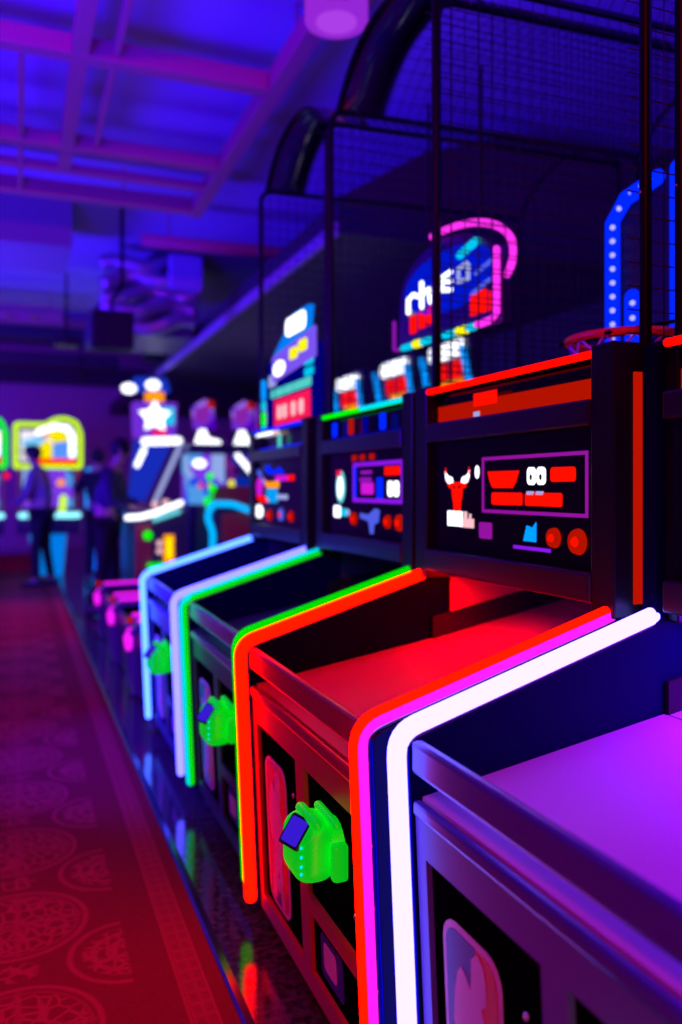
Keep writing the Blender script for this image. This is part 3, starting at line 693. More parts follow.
for k, (u, z, h) in enumerate(((.10, 1.955, .075), (.165, 1.965, .075), (.225, 1.970, .075), (.515, 1.955, .085), (.565, 1.955, .085), (.625, 1.955, .07))):
    q = MB(); q.prism([(u, z), (u + .045, z), (u + .045, z + h), (u, z + h)], sg, .001, .006); P(q, 'red_digit', 'e_digit', t)
stroke(t, [(.06, 1.900), (.26, 1.905)], 'e_cyan1', 'led_bar', .014); stroke(t, [(.36, 1.905), (.56, 1.910)], 'e_cyan1', 'led_bar', .014); stroke(t, [(.15, 1.903), (.19, 1.904)], 'e_yel', 'led_bar', .017); stroke(t, [(.45, 1.907), (.50, 1.908)], 'e_yel', 'led_bar', .017)
q = MB(); q.tube([sg(u, z, .02) for u, z in [(.36 + .42 * math.cos(x), 2.135 + .185 * math.sin(x)) for x in [math.radians(100 - 6.5 * k) for k in range(20)]]], .014, 8); P(q, 'neon_edge', 'e_pinks', t) if 'e_pinks' in M else q.build('neon_edge', em('pink neon edge', (1, .03, .85), 1.2), t)
q = MB(); q.tube([sg(Wd - .06, 2.165, .02), sg(Wd - .06, 1.935, .02), sg(Wd - .09, 1.915, .02), sg(Wd - .17, 1.91, .02)], .014, 8); q.build('neon_edge', em('pink neon edge', (1, .03, .85), 1.2), t)
q = MB(); q.tube([sg(.0, 2.02, .02), sg(.0, 1.90, .02), sg(.03, 1.895, .02)], .008, 8); P(q, 'neon_edge', 'e_mag2', t)
stroke(t, [(.58, 2.10), (.68, 2.13)], 'e_lavb', 'short_tube', .008, .03); stroke(t, [(.56, 2.03), (.66, 2.06)], 'e_lavb', 'short_tube', .008, .03)
for u in (.2, .55):
    q = MB(); q.tube([sg(u, 2.27, -.02), sg(u, 2.90, -.02)], .006, 8); P(q, 'hanger', 'tube', t)

# tall sign of the farthest machine
def s2(u, z, d): return (1.262 - d, 4.30 - u, z)
t = thing('score_sign', (1.262, 3.9, 1.62), 'tall blue sign with white and yellow header above pink digits panel', 'sign')
q = MB(); q.prism(rc(.0, .80, 1.618, 1.97), s2, -.03, 0); P(q, 'sign_board', 'navyp', t) if 'navyp' in M else q.build('sign_board', em('deep blue sign face', (.0, .0, .22), .8), t)
q = MB(); q.prism([(-.02, 1.90), (.56, 2.04), (.60, 2.18), (.36, 2.18), (-.02, 2.00)], s2, -.06, -.031); P(q, 'blue_wing', 'e_skyb', t)
q = MB(); q.prism(rrect(.26, .56, 2.075, 2.165, .035), s2, -.030, -.022); P(q, 'white_lamp', 'e_w', t)
q = MB(); q.prism([(.13, 1.855), (.80, 1.90), (.80, 2.04), (.13, 1.99)], s2, .001, .010); P(q, 'header_panel', 'e_hdr', t) if 'e_hdr' in M else q.build('header_panel', em('violet header panel', (.22, .10, 1), .9), t)
q = MB(); q.prism(ell(.26, 1.915, .10, .04), s2, .011, .014); P(q, 'header_glow', 'e_w', t)
for u in (.44, .58): 
    q = MB(); q.prism(rrect(u, u + .12, 1.930 + (u - .44) * .12, 1.985 + (u - .44) * .12, .015), s2, .011, .016); P(q, 'yellow_word', 'e_yel', t)
for z in (1.855, 1.905):
    q = MB(); q.prism(rrect(.64, .76, z - .02, z + .018, .01), s2, .001, .006) if False else q.prism(rrect(.64, .76, z - .03, z + .005, .01), s2, .001, .006); P(q, 'cyan_mark', 'e_cyan1', t)
for u, u2 in ((.09, .14), (.17, .30), (.32, .46), (.48, .60), (.61, .73)):
    q = MB(); q.prism([(u, 1.775), (u2, 1.775), (u2, 1.818), (u, 1.818)], s2, .001, .006); P(q, 'teal_letters', 'e_teal' if u2 - u > .125 else 'e_pal2', t) if 'e_pal2' in M else q.build('teal_letters', M['e_teal'], t)
q = MB(); q.prism(rc(.05, .17, 1.838, 1.90), s2, .001, .006); P(q, 'small_number', 'e_lav2', t)
q = MB(); q.prism(rrect(.15, .72, 1.625, 1.762, .008), s2, .001, .006); P(q, 'pink_panel', 'e_pinkpanel', t)
for u in (.22, .31, .45, .57): 
    q = MB(); q.prism(rrect(u, u + .065, 1.655, 1.725, .02), s2, .007, .010); P(q, 'pale_digit', 'e_pale', t)
for z0, z1, m in ((1.78, 1.89, 'e_az'), (1.72, 1.775, 'e_cyan1'), (1.64, 1.715, 'e_greenled'), (1.618, 1.638, 'e_cyan1')):
    q = MB(); q.tube([s2(-.03, z0 + .012, .01), s2(-.03, z1 - .012, .01)], .013, 8); P(q, 'side_led', m, t)

# small coloured things on the green machine's head? none: the far score units are built with the alleys

# ------------------------------------------------------------------ ball alleys beyond the hoops machines
t_al = [7.37, 6.27, 5.25]
alabel = ['ball alley with pink lit rails, farthest of the three', 'ball alley with pink lit rails between the other two', 'ball alley with pink lit rails, next to the cyan edged basketball machine']
for i, tt in enumerate(t_al):
    R = thing('ball_alley', (1.9, tt - .42, 0), alabel[i], 'arcade game', 'ball alleys with pink rails')
    y1 = tt; y0 = tt - .84
    q = MB(); q.prism([(.70, .03), (.68, .40), (.74, .43), (3.1, .43), (3.1, .03)], lambda a, z, d: (a, d, z), y0 + .07, y1 - .07); P(q, 'body', 'cab', R)
    q = MB(); q.prism([(.70, .431), (2.2, .431), (2.45, .56), (3.1, .75), (3.1, .431)], lambda a, z, d: (a, d, z), y0 + .09, y1 - .09); P(q, 'lane', 'lanedark', R)
    for y in (y1 - .03, y0 + .03):
        q = MB(); q.prism([(.66, .02), (.64, .41), (.70, .465), (3.1, .50), (3.1, .02)], lambda a, z, d: (a, d, z), y - .035, y + .035); sb = P(q, 'side_board', 'cabv', R) if 'cabv' in M else q.build('side_board', pm('violet cabinet side', (.10, .06, .2), .35), R)
        q = MB(); q.tube([(.70, y, .475), (3.0, y, .510)], .012, 8); P(q, 'rail_light', 'e_pinkr', sb) if 'e_pinkr' in M else q.build('rail_light', em('magenta rail light', (.85, .01, .9), 1.3), sb)
    for y in (y1 - .03,):
        q = MB(); q.tube([(.650, y - .0, .415), (.634, y - .02, .37), (.634, y - .05, .32)], [.020, .030, .022], 10); q.build('end_cap', em('magenta end cap', (.85, .01, .9), 1.3), R)
        q = MB(); q.ball((.65, y + .02, .475), .022); P(q, 'red_knob', 'e_dkred', R)
# score units over the alleys
for i, (tt, lab) in enumerate(((6.3, 'score unit with white header and red digits, left of three above the alleys'), (5.4, 'score unit with white header, red digits and blue tubes, middle of three'), (4.62, 'score unit with white header and blue tubes, right of three'))):
    sx = 2.55; S = 1.0
    R = thing('score_unit', (sx, tt, 1.75), lab, 'scoreboard', 'score units above the ball alleys')
    def s3(u, z, d, sx=sx, tt=tt): return (sx - d, tt - u, z)
    q = MB(); q.prism([(-.26, 1.84), (.27, 1.84), (.30, 2.25), (-.23, 2.25)], s3, -.08, 0); P(q, 'housing', 'cab', R)
    q = MB(); q.prism(rrect(-.22, .22, 2.12, 2.22, .03), s3, .001, .02); P(q, 'white_header', 'e_w', R)
    for u in (-.13, .06):
        q = MB(); q.prism(rrect(u, u + .13, 1.985, 2.095, .02), s3, .001, .015); P(q, 'red_digit', 'e_digit', R)
    q = MB(); q.prism(rrect(-.05, .22, 1.938, 1.975, .016), s3, .001, .02); P(q, 'orange_bar', 'e_or', R)
    for u in (.22, -.32):
        q = MB(); q.tube([s3(u, 2.16, .02), s3(u + .12, 1.86, .02)], .020, 8); P(q, 'blue_tube', 'e_az', R)
    q = MB(); q.box(sx + .081, sx + .15, tt - .05, tt + .05, 1.80, 2.20); q.tube([(sx + .12, tt, .66), (sx + .12, tt, 1.85)], .03, 8); P(q, 'post', 'tube', R)

# ------------------------------------------------------------------ far games
# video cabinets against the far left
def wide_cabinet(x0, x1, label, omat, top):
    R = thing('video_arcade_cabinet', ((x0 + x1) / 2, 13.35, 0), label, 'arcade machine', 'video cabinets with outlined headers')
    w = x1 - x0; y = 13.0
    f = lambda a, z, d: (a, d, z)
    xs = lambda u: x0 + u * w
    hd = [(xs(.0), 1.62), (xs(1), 1.62), (xs(1), 2.12), (xs(.93), 2.28), (xs(.78), 2.34), (xs(.62), 2.33), (xs(.45), 2.24), (xs(.0), 2.24)]
    q = MB(); q.prism(hd, f, y, y + .6); P(q, 'header', 'cab', R)
    q = MB(); q.tube([(a, y - .02, z) for a, z in round_path([(p[0], p[1], 0) for p in hd + [hd[0]]], .03, 3) and [(v.x, v.y) for v in round_path([(p[0], p[1], 0) for p in hd + [hd[0]]], .03, 3)]], .034, 8); P(q, 'header_outline', omat, R)
    q = MB(); q.prism([(xs(.07), 1.70), (xs(.93), 1.70), (xs(.93), 2.13), (xs(.80), 2.25), (xs(.6), 2.24), (xs(.42), 2.15), (xs(.07), 2.15)], f, y - .012, y - .001); P(q, 'header_art', 'art_hot', R)
    q = MB(); q.tube([(xs(.35), y - .03, 2.13), (xs(.6), y - .03, 2.22), (xs(.8), y - .03, 2.2), (xs(.87), y - .03, 2.08), (xs(.87), y - .03, 1.8)], .045, 8); P(q, 'white_glow_tube', 'e_w', R)
    q = MB(); q.prism(rc(xs(.25), xs(.93), 1.66, 1.74), f, y - .024, y - .013); P(q, 'red_marquee', 'e_digit', R)
    q = MB(); q.prism(rc(xs(.05), xs(.95), .95, 1.60), f, y + .20, y + .5); P(q, 'screen_housing', 'cab', R)
    q = MB(); q.prism(rc(xs(.10), xs(.90), 1.0, 1.58), f, y + .185, y + .199); P(q, 'screen', 'art_blue', R)
    q = MB(); q.box(xs(.02), xs(.98), y - .25, y + .5, .62, .88, .02); P(q, 'control_deck', 'cab', R)
    q = MB(); q.tube([(xs(.08), y - .27, .90), (xs(.95), y - .27, .90)], .04, 8); P(q, 'deck_light', 'e_deck', R) if 'e_deck' in M else q.build('deck_light', em('pale cyan deck light', (.25, .8, 1), 1.8), R)
    q = MB(); q.prism([(xs(.30), 0), (xs(.72), 0), (xs(.78), .60), (xs(.20), .60)], f, y - .05, y + .4); q.build('pedestal', em('cyan lit pedestal', (0, .22, .9), .9), R)
    for u in (.02, .93):
        q = MB(); q.box(xs(u), xs(u) + .05 * w, y + .15, y + .55, .88, 1.62, .005); P(q, 'side_post', 'cabred', R)
    q = MB(); q.ball((xs(.70), y + .12, 1.38), .06); P(q, 'orange_light', 'e_or', R)
    q = MB(); q.tube([(xs(.72), y + .1, .95), (xs(.74), y + .1, 1.15)], .05, 8); P(q, 'yellow_light', 'e_yg', R)
    q = MB(); q.ball((xs(1.0) + .02, y + .05, 1.48), .045); P(q, 'red_beacon', 'e_digit', R)
    return R
wide_cabinet(-.03, .88, 'video cabinet with a yellow green outlined header on the far left', 'e_yg', 0)
wide_cabinet(-1.08, -.17, 'video cabinet with a green outlined header, cut by the left edge', 'e_greenled', 0)

# slim cyan lit cabinet
R = thing('slim_arcade_cabinet', (1.10, 13.2, 0), 'slim cyan lit cabinet between the outlined video cabinet and the man in navy', 'arcade machine')
q = MB(); q.prism([(12.9, 0), (13.5, 0), (13.5, 1.55), (13.2, 1.60), (13.1, 1.15), (12.9, .95)], lambda y, z, d: (d, y, z), .98, 1.22); P(q, 'body', 'cab', R)
q = MB(); q.box(.985, 1.215, 12.88, 12.899, .05, .94, .004); q.build('lit_front', em('azure lit front', (0, .12, 1), 2.0), R)
q = MB(); q.tube([(1.0, 12.87, .1), (1.0, 12.87, 1.55)], .06, 8); P(q, 'edge_light', 'e_az', R)
q = MB(); q.ball((1.10, 12.87, .70), .05, (1.6, 1, 1)); P(q, 'bright_spot', 'e_cyan1', R)

# tower game with spot lamps and star header
R = thing('tower_game', (1.62, 11.3, 0), 'tall game with a glowing star header, two spot lamps and slanted tubes', 'arcade machine')
f11 = lambda a, z, d: (a, d, z)
q = MB(); q.prism([(1.35, 0), (1.95, 0), (1.95, 1.12), (1.35, 1.12)], f11, 11.0, 11.8); P(q, 'base', 'cab', R)
q = MB(); q.prism([(1.42, 1.12), (1.60, 1.12), (1.98, 1.95), (1.50, 1.95)], f11, 11.25, 11.7); P(q, 'play_window', 'e_bwin', R) if 'e_bwin' in M else q.build('play_window', em('blue play window', (.01, .03, .6), .8), R)
q = MB(); q.tube([(1.55, 10.95, 1.91), (1.99, 10.95, 1.93)], .05, 8); P(q, 'white_bar', 'e_w', R)
q = MB(); q.tube([(1.54, 10.95, 1.80), (1.45, 10.95, 1.60)], .035, 8); P(q, 'slanted_tube', 'e_w', R)
q = MB(); q.tube([(2.02, 10.95, 1.88), (1.68, 10.95, 1.12)], .030, 8); P(q, 'slanted_tube', 'e_lav2', R)
q = MB(); q.prism([(1.46, 1.98), (1.98, 1.98), (2.00, 2.45), (1.44, 2.45)], f11, 11.1, 11.5); P(q, 'header', 'e_purp', R)
star = []
for k in range(10):
    a = PI / 2 + k * PI / 5; r = .22 if k % 2 == 0 else .12; star.append((1.70 + r * math.cos(a), 2.25 + r * math.sin(a)))
q = MB(); q.prism(star, f11, 11.06, 11.099); P(q, 'star', 'e_w', R)
q = MB(); q.prism(rc(1.80, 1.96, 2.15, 2.38), f11, 11.08, 11.099); P(q, 'cyan_panel', 'e_cyan1', R)
q = MB(); q.prism(rc(1.66, 1.86, 2.00, 2.08), f11, 11.07, 11.099); P(q, 'pink_panel', 'e_pinkpanel', R)
q = MB(); q.prism(rc(1.62, 1.84, 2.46, 2.60), f11, 11.2, 11.45); P(q, 'orange_crest', 'e_or', R)
q = MB(); q.prism([(1.40, 2.61), (1.92, 2.61), (1.86, 2.78), (1.46, 2.78)], f11, 11.15, 11.5); q.build('lamp_hood', em('blue lamp hood', (.01, .05, .8), .7), R)
for a, z in ((1.35, 2.60), (1.66, 2.66)):
    q = MB(); q.ball((a, 10.98, z), .085, (1.15, .9, .8)); P(q, 'spot_lamp', 'e_w', R)

# redemption game where the man in navy stands
R = thing('ticket_game', (1.35, 8.75, 0), 'rust sided ticket game with a curved white tube, in front of man in navy', 'arcade machine')
f8 = lambda a, z, d: (a, d, z)
q = MB(); q.prism([(1.08, 0), (1.60, 0), (1.60, 1.08), (1.35, 1.02), (1.08, .96)], f8, 8.3, 9.1); P(q, 'body', 'cab', R)
q = MB(); q.prism([(1.08, .02), (1.24, .02), (1.24, .95), (1.08, .93)], f8, 8.28, 8.299); P(q, 'rust_panel', 'cabred', R)
q = MB(); q.tube([(1.00, 8.24, 1.01), (1.12, 8.24, 1.015), (1.26, 8.24, 1.05), (1.40, 8.24, 1.105), (1.52, 8.24, 1.15)], .028, 8); P(q, 'curved_tube', 'e_w', R)
q = MB(); q.tube([(1.26, 8.24, .985), (1.50, 8.24, 1.065)], .022, 8); P(q, 'aqua_tube', 'e_teal2', R)
q = MB(); q.ball((1.20, 8.27, .83), .045, (1, .5, 1)); P(q, 'green_button', 'e_greenled', R)
q = MB(); q.prism(rc(1.36, 1.46, .56, .83), f8, 8.27, 8.299); P(q, 'yellow_display', 'e_or', R)
q = MB(); q.prism(rc(1.385, 1.435, .60, .80), f8, 8.26, 8.269); P(q, 'yellow_core', 'e_yel', R)
for z in (.75, .67): 
    q = MB(); q.ball((1.315, 8.27, z), .030, (1, .5, 1)); P(q, 'white_lamp', 'e_pale', R)
q = MB(); q.box(1.20, 1.38, 8.22, 8.299, .50, .55, .01); P(q, 'green_tray', 'e_greenled', R)
q = MB(); q.ball((1.32, 8.6, 1.13), .035); P(q, 'pink_bulb', 'e_pale', R)
q = MB(); q.ball((1.43, 8.6, 1.15), .035); P(q, 'pink_bulb', 'e_pale', R)
# cyan framed game right of it
R = thing('ticket_game', (2.1, 8.5, 0), 'ticket game framed by a bent cyan tube, behind the cyan edged basketball machine', 'arcade machine')
q = MB(); q.prism([(1.80, 0), (2.55, 0), (2.55, 1.1), (2.2, 1.12), (1.84, 1.10)], f8, 8.1, 9.0); P(q, 'body', 'cab', R)
q = MB(); q.prism([(1.90, .75), (2.38, .80), (2.38, 1.02), (2.1, 1.06), (1.90, 1.04)], f8, 8.08, 8.099); P(q, 'rust_panel', 'cabred', R)
q = MB(); q.tube(round_path([(1.79, 8.03, .60), (1.80, 8.03, .86), (1.74, 8.03, 1.02), (1.80, 8.03, 1.145), (2.0, 8.03, 1.14), (2.24, 8.03, 1.05)], .05, 4), .030, 8); q.build('bent_tube', em('azure bent tube', (0, .42, 1), 1.3), R)
for x, z in ((1.80, 1.17), (1.86, 1.30), (1.83, 1.42)):
    q = MB(); q.ball((x, 8.3, z), .038); q.tube([(x, 8.3, z), (x, 8.35, 1.1)], .008, 6); P(q, 'green_bulb', 'e_greenled', R)
q = MB(); q.prism(rc(1.90, 2.50, 1.12, 1.32), f8, 8.5, 8.6); P(q, 'dark_hood', 'cabred', R)
# crane like games behind
for i, (x0, lab) in enumerate(((1.95, 'game cabinet with white fan light on top, left of a pair'), (2.45, 'game cabinet with white fan light on top and slanted tube, right of a pair'))):
    R = thing('prize_game', (x0 + .22, 10.3, 0), lab, 'arcade machine', 'prize games with fan lights')
    f10 = lambda a, z, d: (a, d, z)
    q = MB(); q.prism(rc(x0, x0 + .46, 0, 1.1), f10, 10.0, 10.6); P(q, 'base', 'cab', R)
    q = MB(); q.prism(rc(x0 + .01, x0 + .45, 1.10, 1.72), f10, 10.05, 10.55); P(q, 'prize_window', 'art_blue' if i == 0 else 'art_dark', R)
    q = MB(); q.prism(rc(x0, x0 + .46, 1.72, 1.84), f10, 10.0, 10.6); P(q, 'hood', 'cab', R)
    q = MB(); q.prism([(x0 + .08, 1.85), (x0 + .40, 1.85), (x0 + .38, 1.89), (x0 + .24, 1.92), (x0 + .20, 2.02), (x0 + .14, 2.02)], f10, 10.0, 10.1); P(q, 'fan_light', 'e_w', R)
    q = MB(); q.prism([(x0 + .06, 2.03), (x0 + .34, 2.03), (x0 + .30, 2.32), (x0 + .20, 2.40), (x0 + .04, 2.30)], f10, 10.02, 10.1); P(q, 'painted_figure', 'art_purp', R)
    q = MB(); q.ball((x0 + .26, 10.0, 2.33), .05); P(q, 'red_lamp', 'e_dkred', R)
    if i == 0:
        q = MB(); q.ball((x0 + .12, 9.98, 1.60), .07, (1.2, .6, .8)); P(q, 'white_lamp', 'e_w', R)
        for a, z in ((.14, 1.33), (.25, 1.33), (.25, 1.43)):
            q = MB(); q.ball((x0 + a, 10.0, z), .035); P(q, 'pink_lamp', 'e_pinkpanel', R)
    else:
        q = MB(); q.tube([(x0 + .10, 9.98, 1.70), (x0 + .42, 9.98, 1.34)], .035, 8); P(q, 'slanted_tube', 'e_w', R)
        q = MB(); q.tube([(x0 + .02, 9.98, 1.25), (x0 + .02, 9.98, 1.36)], .04, 8); P(q, 'yellow_lamp', 'e_yel', R)
R = thing('prize_game', (3.15, 10.3, 0), 'prize game with violet patterned top, half hidden behind the farthest cage', 'arcade machine')
q = MB(); q.prism(rc(2.93, 3.5, 0, 1.72), f10, 10.0, 10.6); P(q, 'body', 'cab', R)
q = MB(); q.prism([(2.93, 1.73), (3.4, 1.73), (3.4, 2.4), (2.93, 2.4)], f10, 10.0, 10.5); P(q, 'printed_top', 'art_purp', R)
q = MB(); q.tube([(2.98, 9.97, 1.78), (3.2, 9.97, 1.80)], .035, 8); P(q, 'white_tube', 'e_w', R)

# ------------------------------------------------------------------ ceiling things
t = thing('ceiling_lamp', (1.45, 3.74, 3.58), 'round magenta drum lamp hanging from the ceiling at the top edge', 'lamp')
q = MB(); q.cyl((1.45, 3.74, 3.58), (0, 0, 1), .155, .10, 32); q.build('diffuser', M['e_lamp'], t)
q = MB(); q.cyl((1.45, 3.74, 3.575), (0, 0, 1), .10, .004, 32); q.build('diffuser_rim', em('pale magenta rim', (.42, .05, .8), 1.0), t)
q = MB(); q.cyl((1.45, 3.74, 3.681), (0, 0, 1), .165, .16, 32); q.build('housing', pm('lamp housing', (.5, .12, .12), .5), t)
q = MB(); q.cyl((1.45, 3.74, 3.842), (0, 0, 1), .02, .078); q.build('stem', M['tube'], t)
t = thing('loudspeaker', (.79, 7.6, 2.54), 'black loudspeaker hanging from a bracket below the ceiling', 'loudspeaker')
q = MB(); q.box(.61, .97, 7.5, 7.78, 2.54, 2.88, .015); P(q, 'cabinet', 'blackmatte', t)
q = MB(); q.box(.63, .95, 7.493, 7.499, 2.56, 2.86, .002); P(q, 'grille', 'net', t)
q = MB(); q.tube([(.79, 7.64, 2.88), (.79, 7.64, 3.0), (.88, 7.64, 3.12), (.88, 7.64, 3.92)], .018, 8); P(q, 'bracket', 'tube', t)
b = MB(); b.tube([(1.05, 7.62, 3.56), (2.5, 7.62, 3.58)], .06, 12, ends='flat'); b.tube([(1.3, 7.62, 3.6), (1.3, 7.62, 3.92)], .008, 6); b.tube([(2.2, 7.62, 3.6), (2.2, 7.62, 3.92)], .008, 6)
one(b, 'ceiling_pipe', M['beam'], 'reddish pipe hanging on rods in front of the air duct', 'pipe')
# air duct cluster
t = thing('air_duct', (1.3, 8.9, 3.0), 'crumpled silver flexible air duct below the ceiling behind the loudspeaker', 'air duct')
q = MB(); q.prism([(.75, 2.98), (1.84, 2.98), (1.84, 3.90), (1.40, 3.90), (.95, 3.55), (.75, 3.2)], lambda a, z, d: (a, d, z), 9.2, 10.4); P(q, 'hopper', 'ductd', t) if 'ductd' in M else q.build('hopper', pm('dark duct sheet', (.08, .08, .12), .5), t)
for k in range(5):
    y = 9.0 - .05 * (k % 2); q = MB()
    n = 26; pts = []; rs = []
    for i in range(n):
        u = i / (n - 1); pts.append((.82 + 1.0 * u, y + .05 * math.sin(u * 7 + k * 2), 3.02 + .16 * k + .05 * math.sin(u * 9 + k * 1.7) + .10 * u)); rs.append(.075 + .014 * (i % 2) + .01 * random.random())
    q.tube(pts, rs, 10, ends='flat'); P(q, 'flexible_hose', 'duct', t)
q = MB(); q.box(1.50, 1.84, 8.72, 8.85, 3.42, 3.78, .01); P(q, 'access_panel', 'ceil', t)
# far trays, bars, cameras
b = MB()
for z in (3.55, 3.62): b.box(-6, .55, 11.3, 11.36, z, z + .03)
for k in range(20): b.box(-5.9 + k * .32, -5.87 + k * .32, 11.3, 11.9, 3.56, 3.58)
b.box(-6, .55, 11.84, 11.9, 3.55, 3.65)
for k in (-5, -3, -1, .4): b.box(k, k + .02, 11.86, 11.88, 3.65, 3.92)
one(b, 'cable_tray', M['beam'], 'long reddish cable tray under the far ceiling, left of the loudspeaker', 'cable tray')
for k, (y, z, h, nm) in enumerate(((12.8, 3.50, .18, 'dark duct under the far ceiling just behind the cable tray'), (15.2, 3.45, .22, 'dark duct under the far ceiling, nearest the back wall'))):
    b = MB(); b.box(-6, 1.7, y, y + .5, z, z + h, .02)
    b.box(-5, -4.97, y + .2, y + .23, z + h, 3.92); b.box(1.2, 1.23, y + .2, y + .23, z + h, 3.92)
    one(b, 'ventilation_duct', M['soffit'], nm, 'air duct', 'dark ducts under the far ceiling')
for k, (x, y, z, lab) in enumerate(((.55, 10.5, 3.02, 'small black projector hanging left of the loudspeaker'), (1.02, 14.6, 3.15, 'small black projector hanging near the back wall'), (1.72, 11.4, 3.02, 'small black projector hanging right of the loudspeaker'))):
    t = thing('projector', (x, y, z), lab, 'projector', 'small black projectors')
    q = MB(); q.box(x - .14, x + .14, y - .12, y + .12, z, z + .11, .015); q.build('housing', M['blackmatte'], t)
    q = MB(); q.cyl((x + .05, y - .12, z + .055), (0, -1, 0), .03, .03, 16); q.build('lens', M['glass'], t)
    q = MB(); q.cyl((x, y, z + .11), (0, 0, 1), .015, 3.92 - z - .11, 8); q.build('ceiling_pole', M['tube'], t)

# ------------------------------------------------------------------ people
def skinned(name, verts, edges, mat, parent, sub=1):
    me = bpy.data.meshes.new(name)
    me.from_pydata([v[0] for v in verts], edges, [])
    o = bpy.data.objects.new(name, me); C.objects.link(o); o.parent = parent
    me.materials.append(mat)
    sk = o.modifiers.new('skin', 'SKIN'); sk.use_smooth_shade = True
    if not me.skin_vertices: me.skin_vertices.new() if hasattr(me.skin_vertices, 'new') else None
    lay = me.skin_vertices[0].data
    for i, v in enumerate(verts): lay[i].radius = (v[1], v[2] if len(v) > 2 else v[1]); lay[i].use_root = (i == 0)
    su = o.modifiers.new('subd', 'SUBSURF'); su.levels = sub; su.render_levels = sub
    dg = bpy.context.evaluated_depsgraph_get(); ev = o.evaluated_get(dg)
    m2 = bpy.data.meshes.new_from_object(ev); o.modifiers.clear(); o.data = m2
    return o

def person(loc, face, label, J, mats, cap=False):
    """J: joints in local metres, person faces +X local; face = rotation about z"""
    R = thing('person', loc, label, 'person'); R.rotation_euler = (0, 0, face); R['_o'] = (0, 0, 0)
    top, leg = mats
    V = []; E = []
    def add(p, r, frm=None, r2=None):
        V.append((Vector(p), r, r2 if r2 else r))
        if frm is not None: E.append((frm, len(V) - 1))
        return len(V) - 1
    pel = add(J['pelvis'], .125, None, .15); sp_ = add(J['spine'], .12, pel, .145); ch = add(J['chest'], .125, sp_, .165); nk = add(J['neck'], .055, ch)
    hd0 = add(Vector(J['neck']) * .5 + Vector(J['head']) * .5 - Vector((0, 0, .03)), .055, nk)
    hc = add(J['head'], .088, hd0, .080); ht = add(Vector(J['head']) + Vector((-.005, 0, .085)), .062, hc)
    for sd in (-1, 1):
        k = 'L' if sd > 0 else 'R'
        sh = add(J['sh' + k], .058, ch); el = add(J['el' + k], .042, sh); wr = add(J['wr' + k], .028, el)
        hv = (Vector(J['wr' + k]) - Vector(J['el' + k])).normalized()
        pm_ = add(Vector(J['wr' + k]) + hv * .055, .030, wr, .018)
        side = Vector((0, 0, 1)).cross(hv); side = side.normalized() if side.length > .1 else Vector((0, 1, 0))
        nrm = hv.cross(side)
        for fi, (off, ln) in enumerate(((-.026, .062), (-.009, .072), (.009, .068), (.026, .052))):
            a = add(Vector(J['wr' + k]) + hv * .085 + side * off, .0085, pm_)
            c = add(Vector(J['wr' + k]) + hv * (.085 + ln * .55) + side * off * 1.1 - nrm * .008, .008, a)
            add(Vector(J['wr' + k]) + hv * (.085 + ln) + side * off * 1.1 - nrm * .024, .0065, c)
        a = add(Vector(J['wr' + k]) + hv * .045 + side * sd * .038, .010, pm_)
        add(Vector(J['wr' + k]) + hv * .08 + side * sd * .052, .0085, a)
    for k in ('L', 'R'):
        hp = add(J['hip' + k], .088, pel); kn = add(J['kn' + k], .058, hp); an = add(J['an' + k], .038, kn)
        toe = add(Vector(J['an' + k]) + Vector((.13, 0, -.045)), .030, an, .04)
    body = skinned('body', V, E, M['skin'], R)
    H = Vector(J['head'])
    # face: nose, eyes, mouth, ears
    q = MB(); q.ball(H + Vector((.088, 0, .0)), .016, (1.1, .8, 1.4), 10, 8); q2 = q.build('nose', M['skin'], R); 
    for y in (-.03, .03): q = MB(); q.ball(H + Vector((.080, y, .022)), .009, (1, 1.2, .8), 8, 6); q.build('eye', M['blackmatte'], R)
    q = MB(); q.ball(H + Vector((.080, 0, -.042)), .016, (.6, 1.4, .4), 10, 6); q.build('mouth', M['pred'], R)
    for y in (-.084, .084): q = MB(); q.ball(H + Vector((0, y, .0)), .022, (.8, .4, 1.3), 10, 8); q.build('ear', M['skin'], R)
    q = MB(); q.ball(H + Vector((-.022, 0, .045)), .103, (1.0, .93, 1.05), 18, 12); hair = q.build('hair', M['hair'], R)
    if cap:
        q = MB(); q.ball(H + Vector((-.01, 0, .075)), .108, (1.05, .95, .72), 18, 12); q.box(H.x + .06, H.x + .18, -.06, .06, H.z + .055, H.z + .068, .004); q.build('cap', M['blackmatte'], R)
    # jacket with sleeves
    V = []; E = []
    ch0 = Vector(J['chest'])
    a = add(Vector(J['pelvis']) + Vector((0, 0, .0)), .150, None, .178); s_ = add(J['spine'], .140, a, .168); c_ = add(J['chest'], .145, s_, .185); add(Vector(J['neck']) - Vector((0, 0, .02)), .075, c_)
    for k in ('L', 'R'):
        sh = add(J['sh' + k], .074, c_); el = add(J['el' + k], .058, sh); add(Vector(J['wr' + k]) * .93 + Vector(J['el' + k]) * .07, .044, el)
    skinned('jacket', V, E, M[top], R)
    V = []; E = []
    a = add(Vector(J['pelvis']) + Vector((0, 0, .02)), .132, None, .158)
    for k in ('L', 'R'):
        hp = add(J['hip' + k], .102, a); kn = add(J['kn' + k], .074, hp); add(Vector(J['an' + k]) + Vector((0, 0, .02)), .060, kn)
    skinned('trousers', V, E, M[leg], R)
    for k in ('L', 'R'):
        A = Vector(J['an' + k]); q = MB()
        q.tube([(A.x - .07, A.y, .045), (A.x + .02, A.y, .05), (A.x + .12, A.y, .040), (A.x + .19, A.y, .034)], [.038, .046, .040, .028], 12)
        q.v = [(x, y, max(.004, z)) for x, y, z in q.v]
        q.build('shoe', M['shoe'], R)
    return R

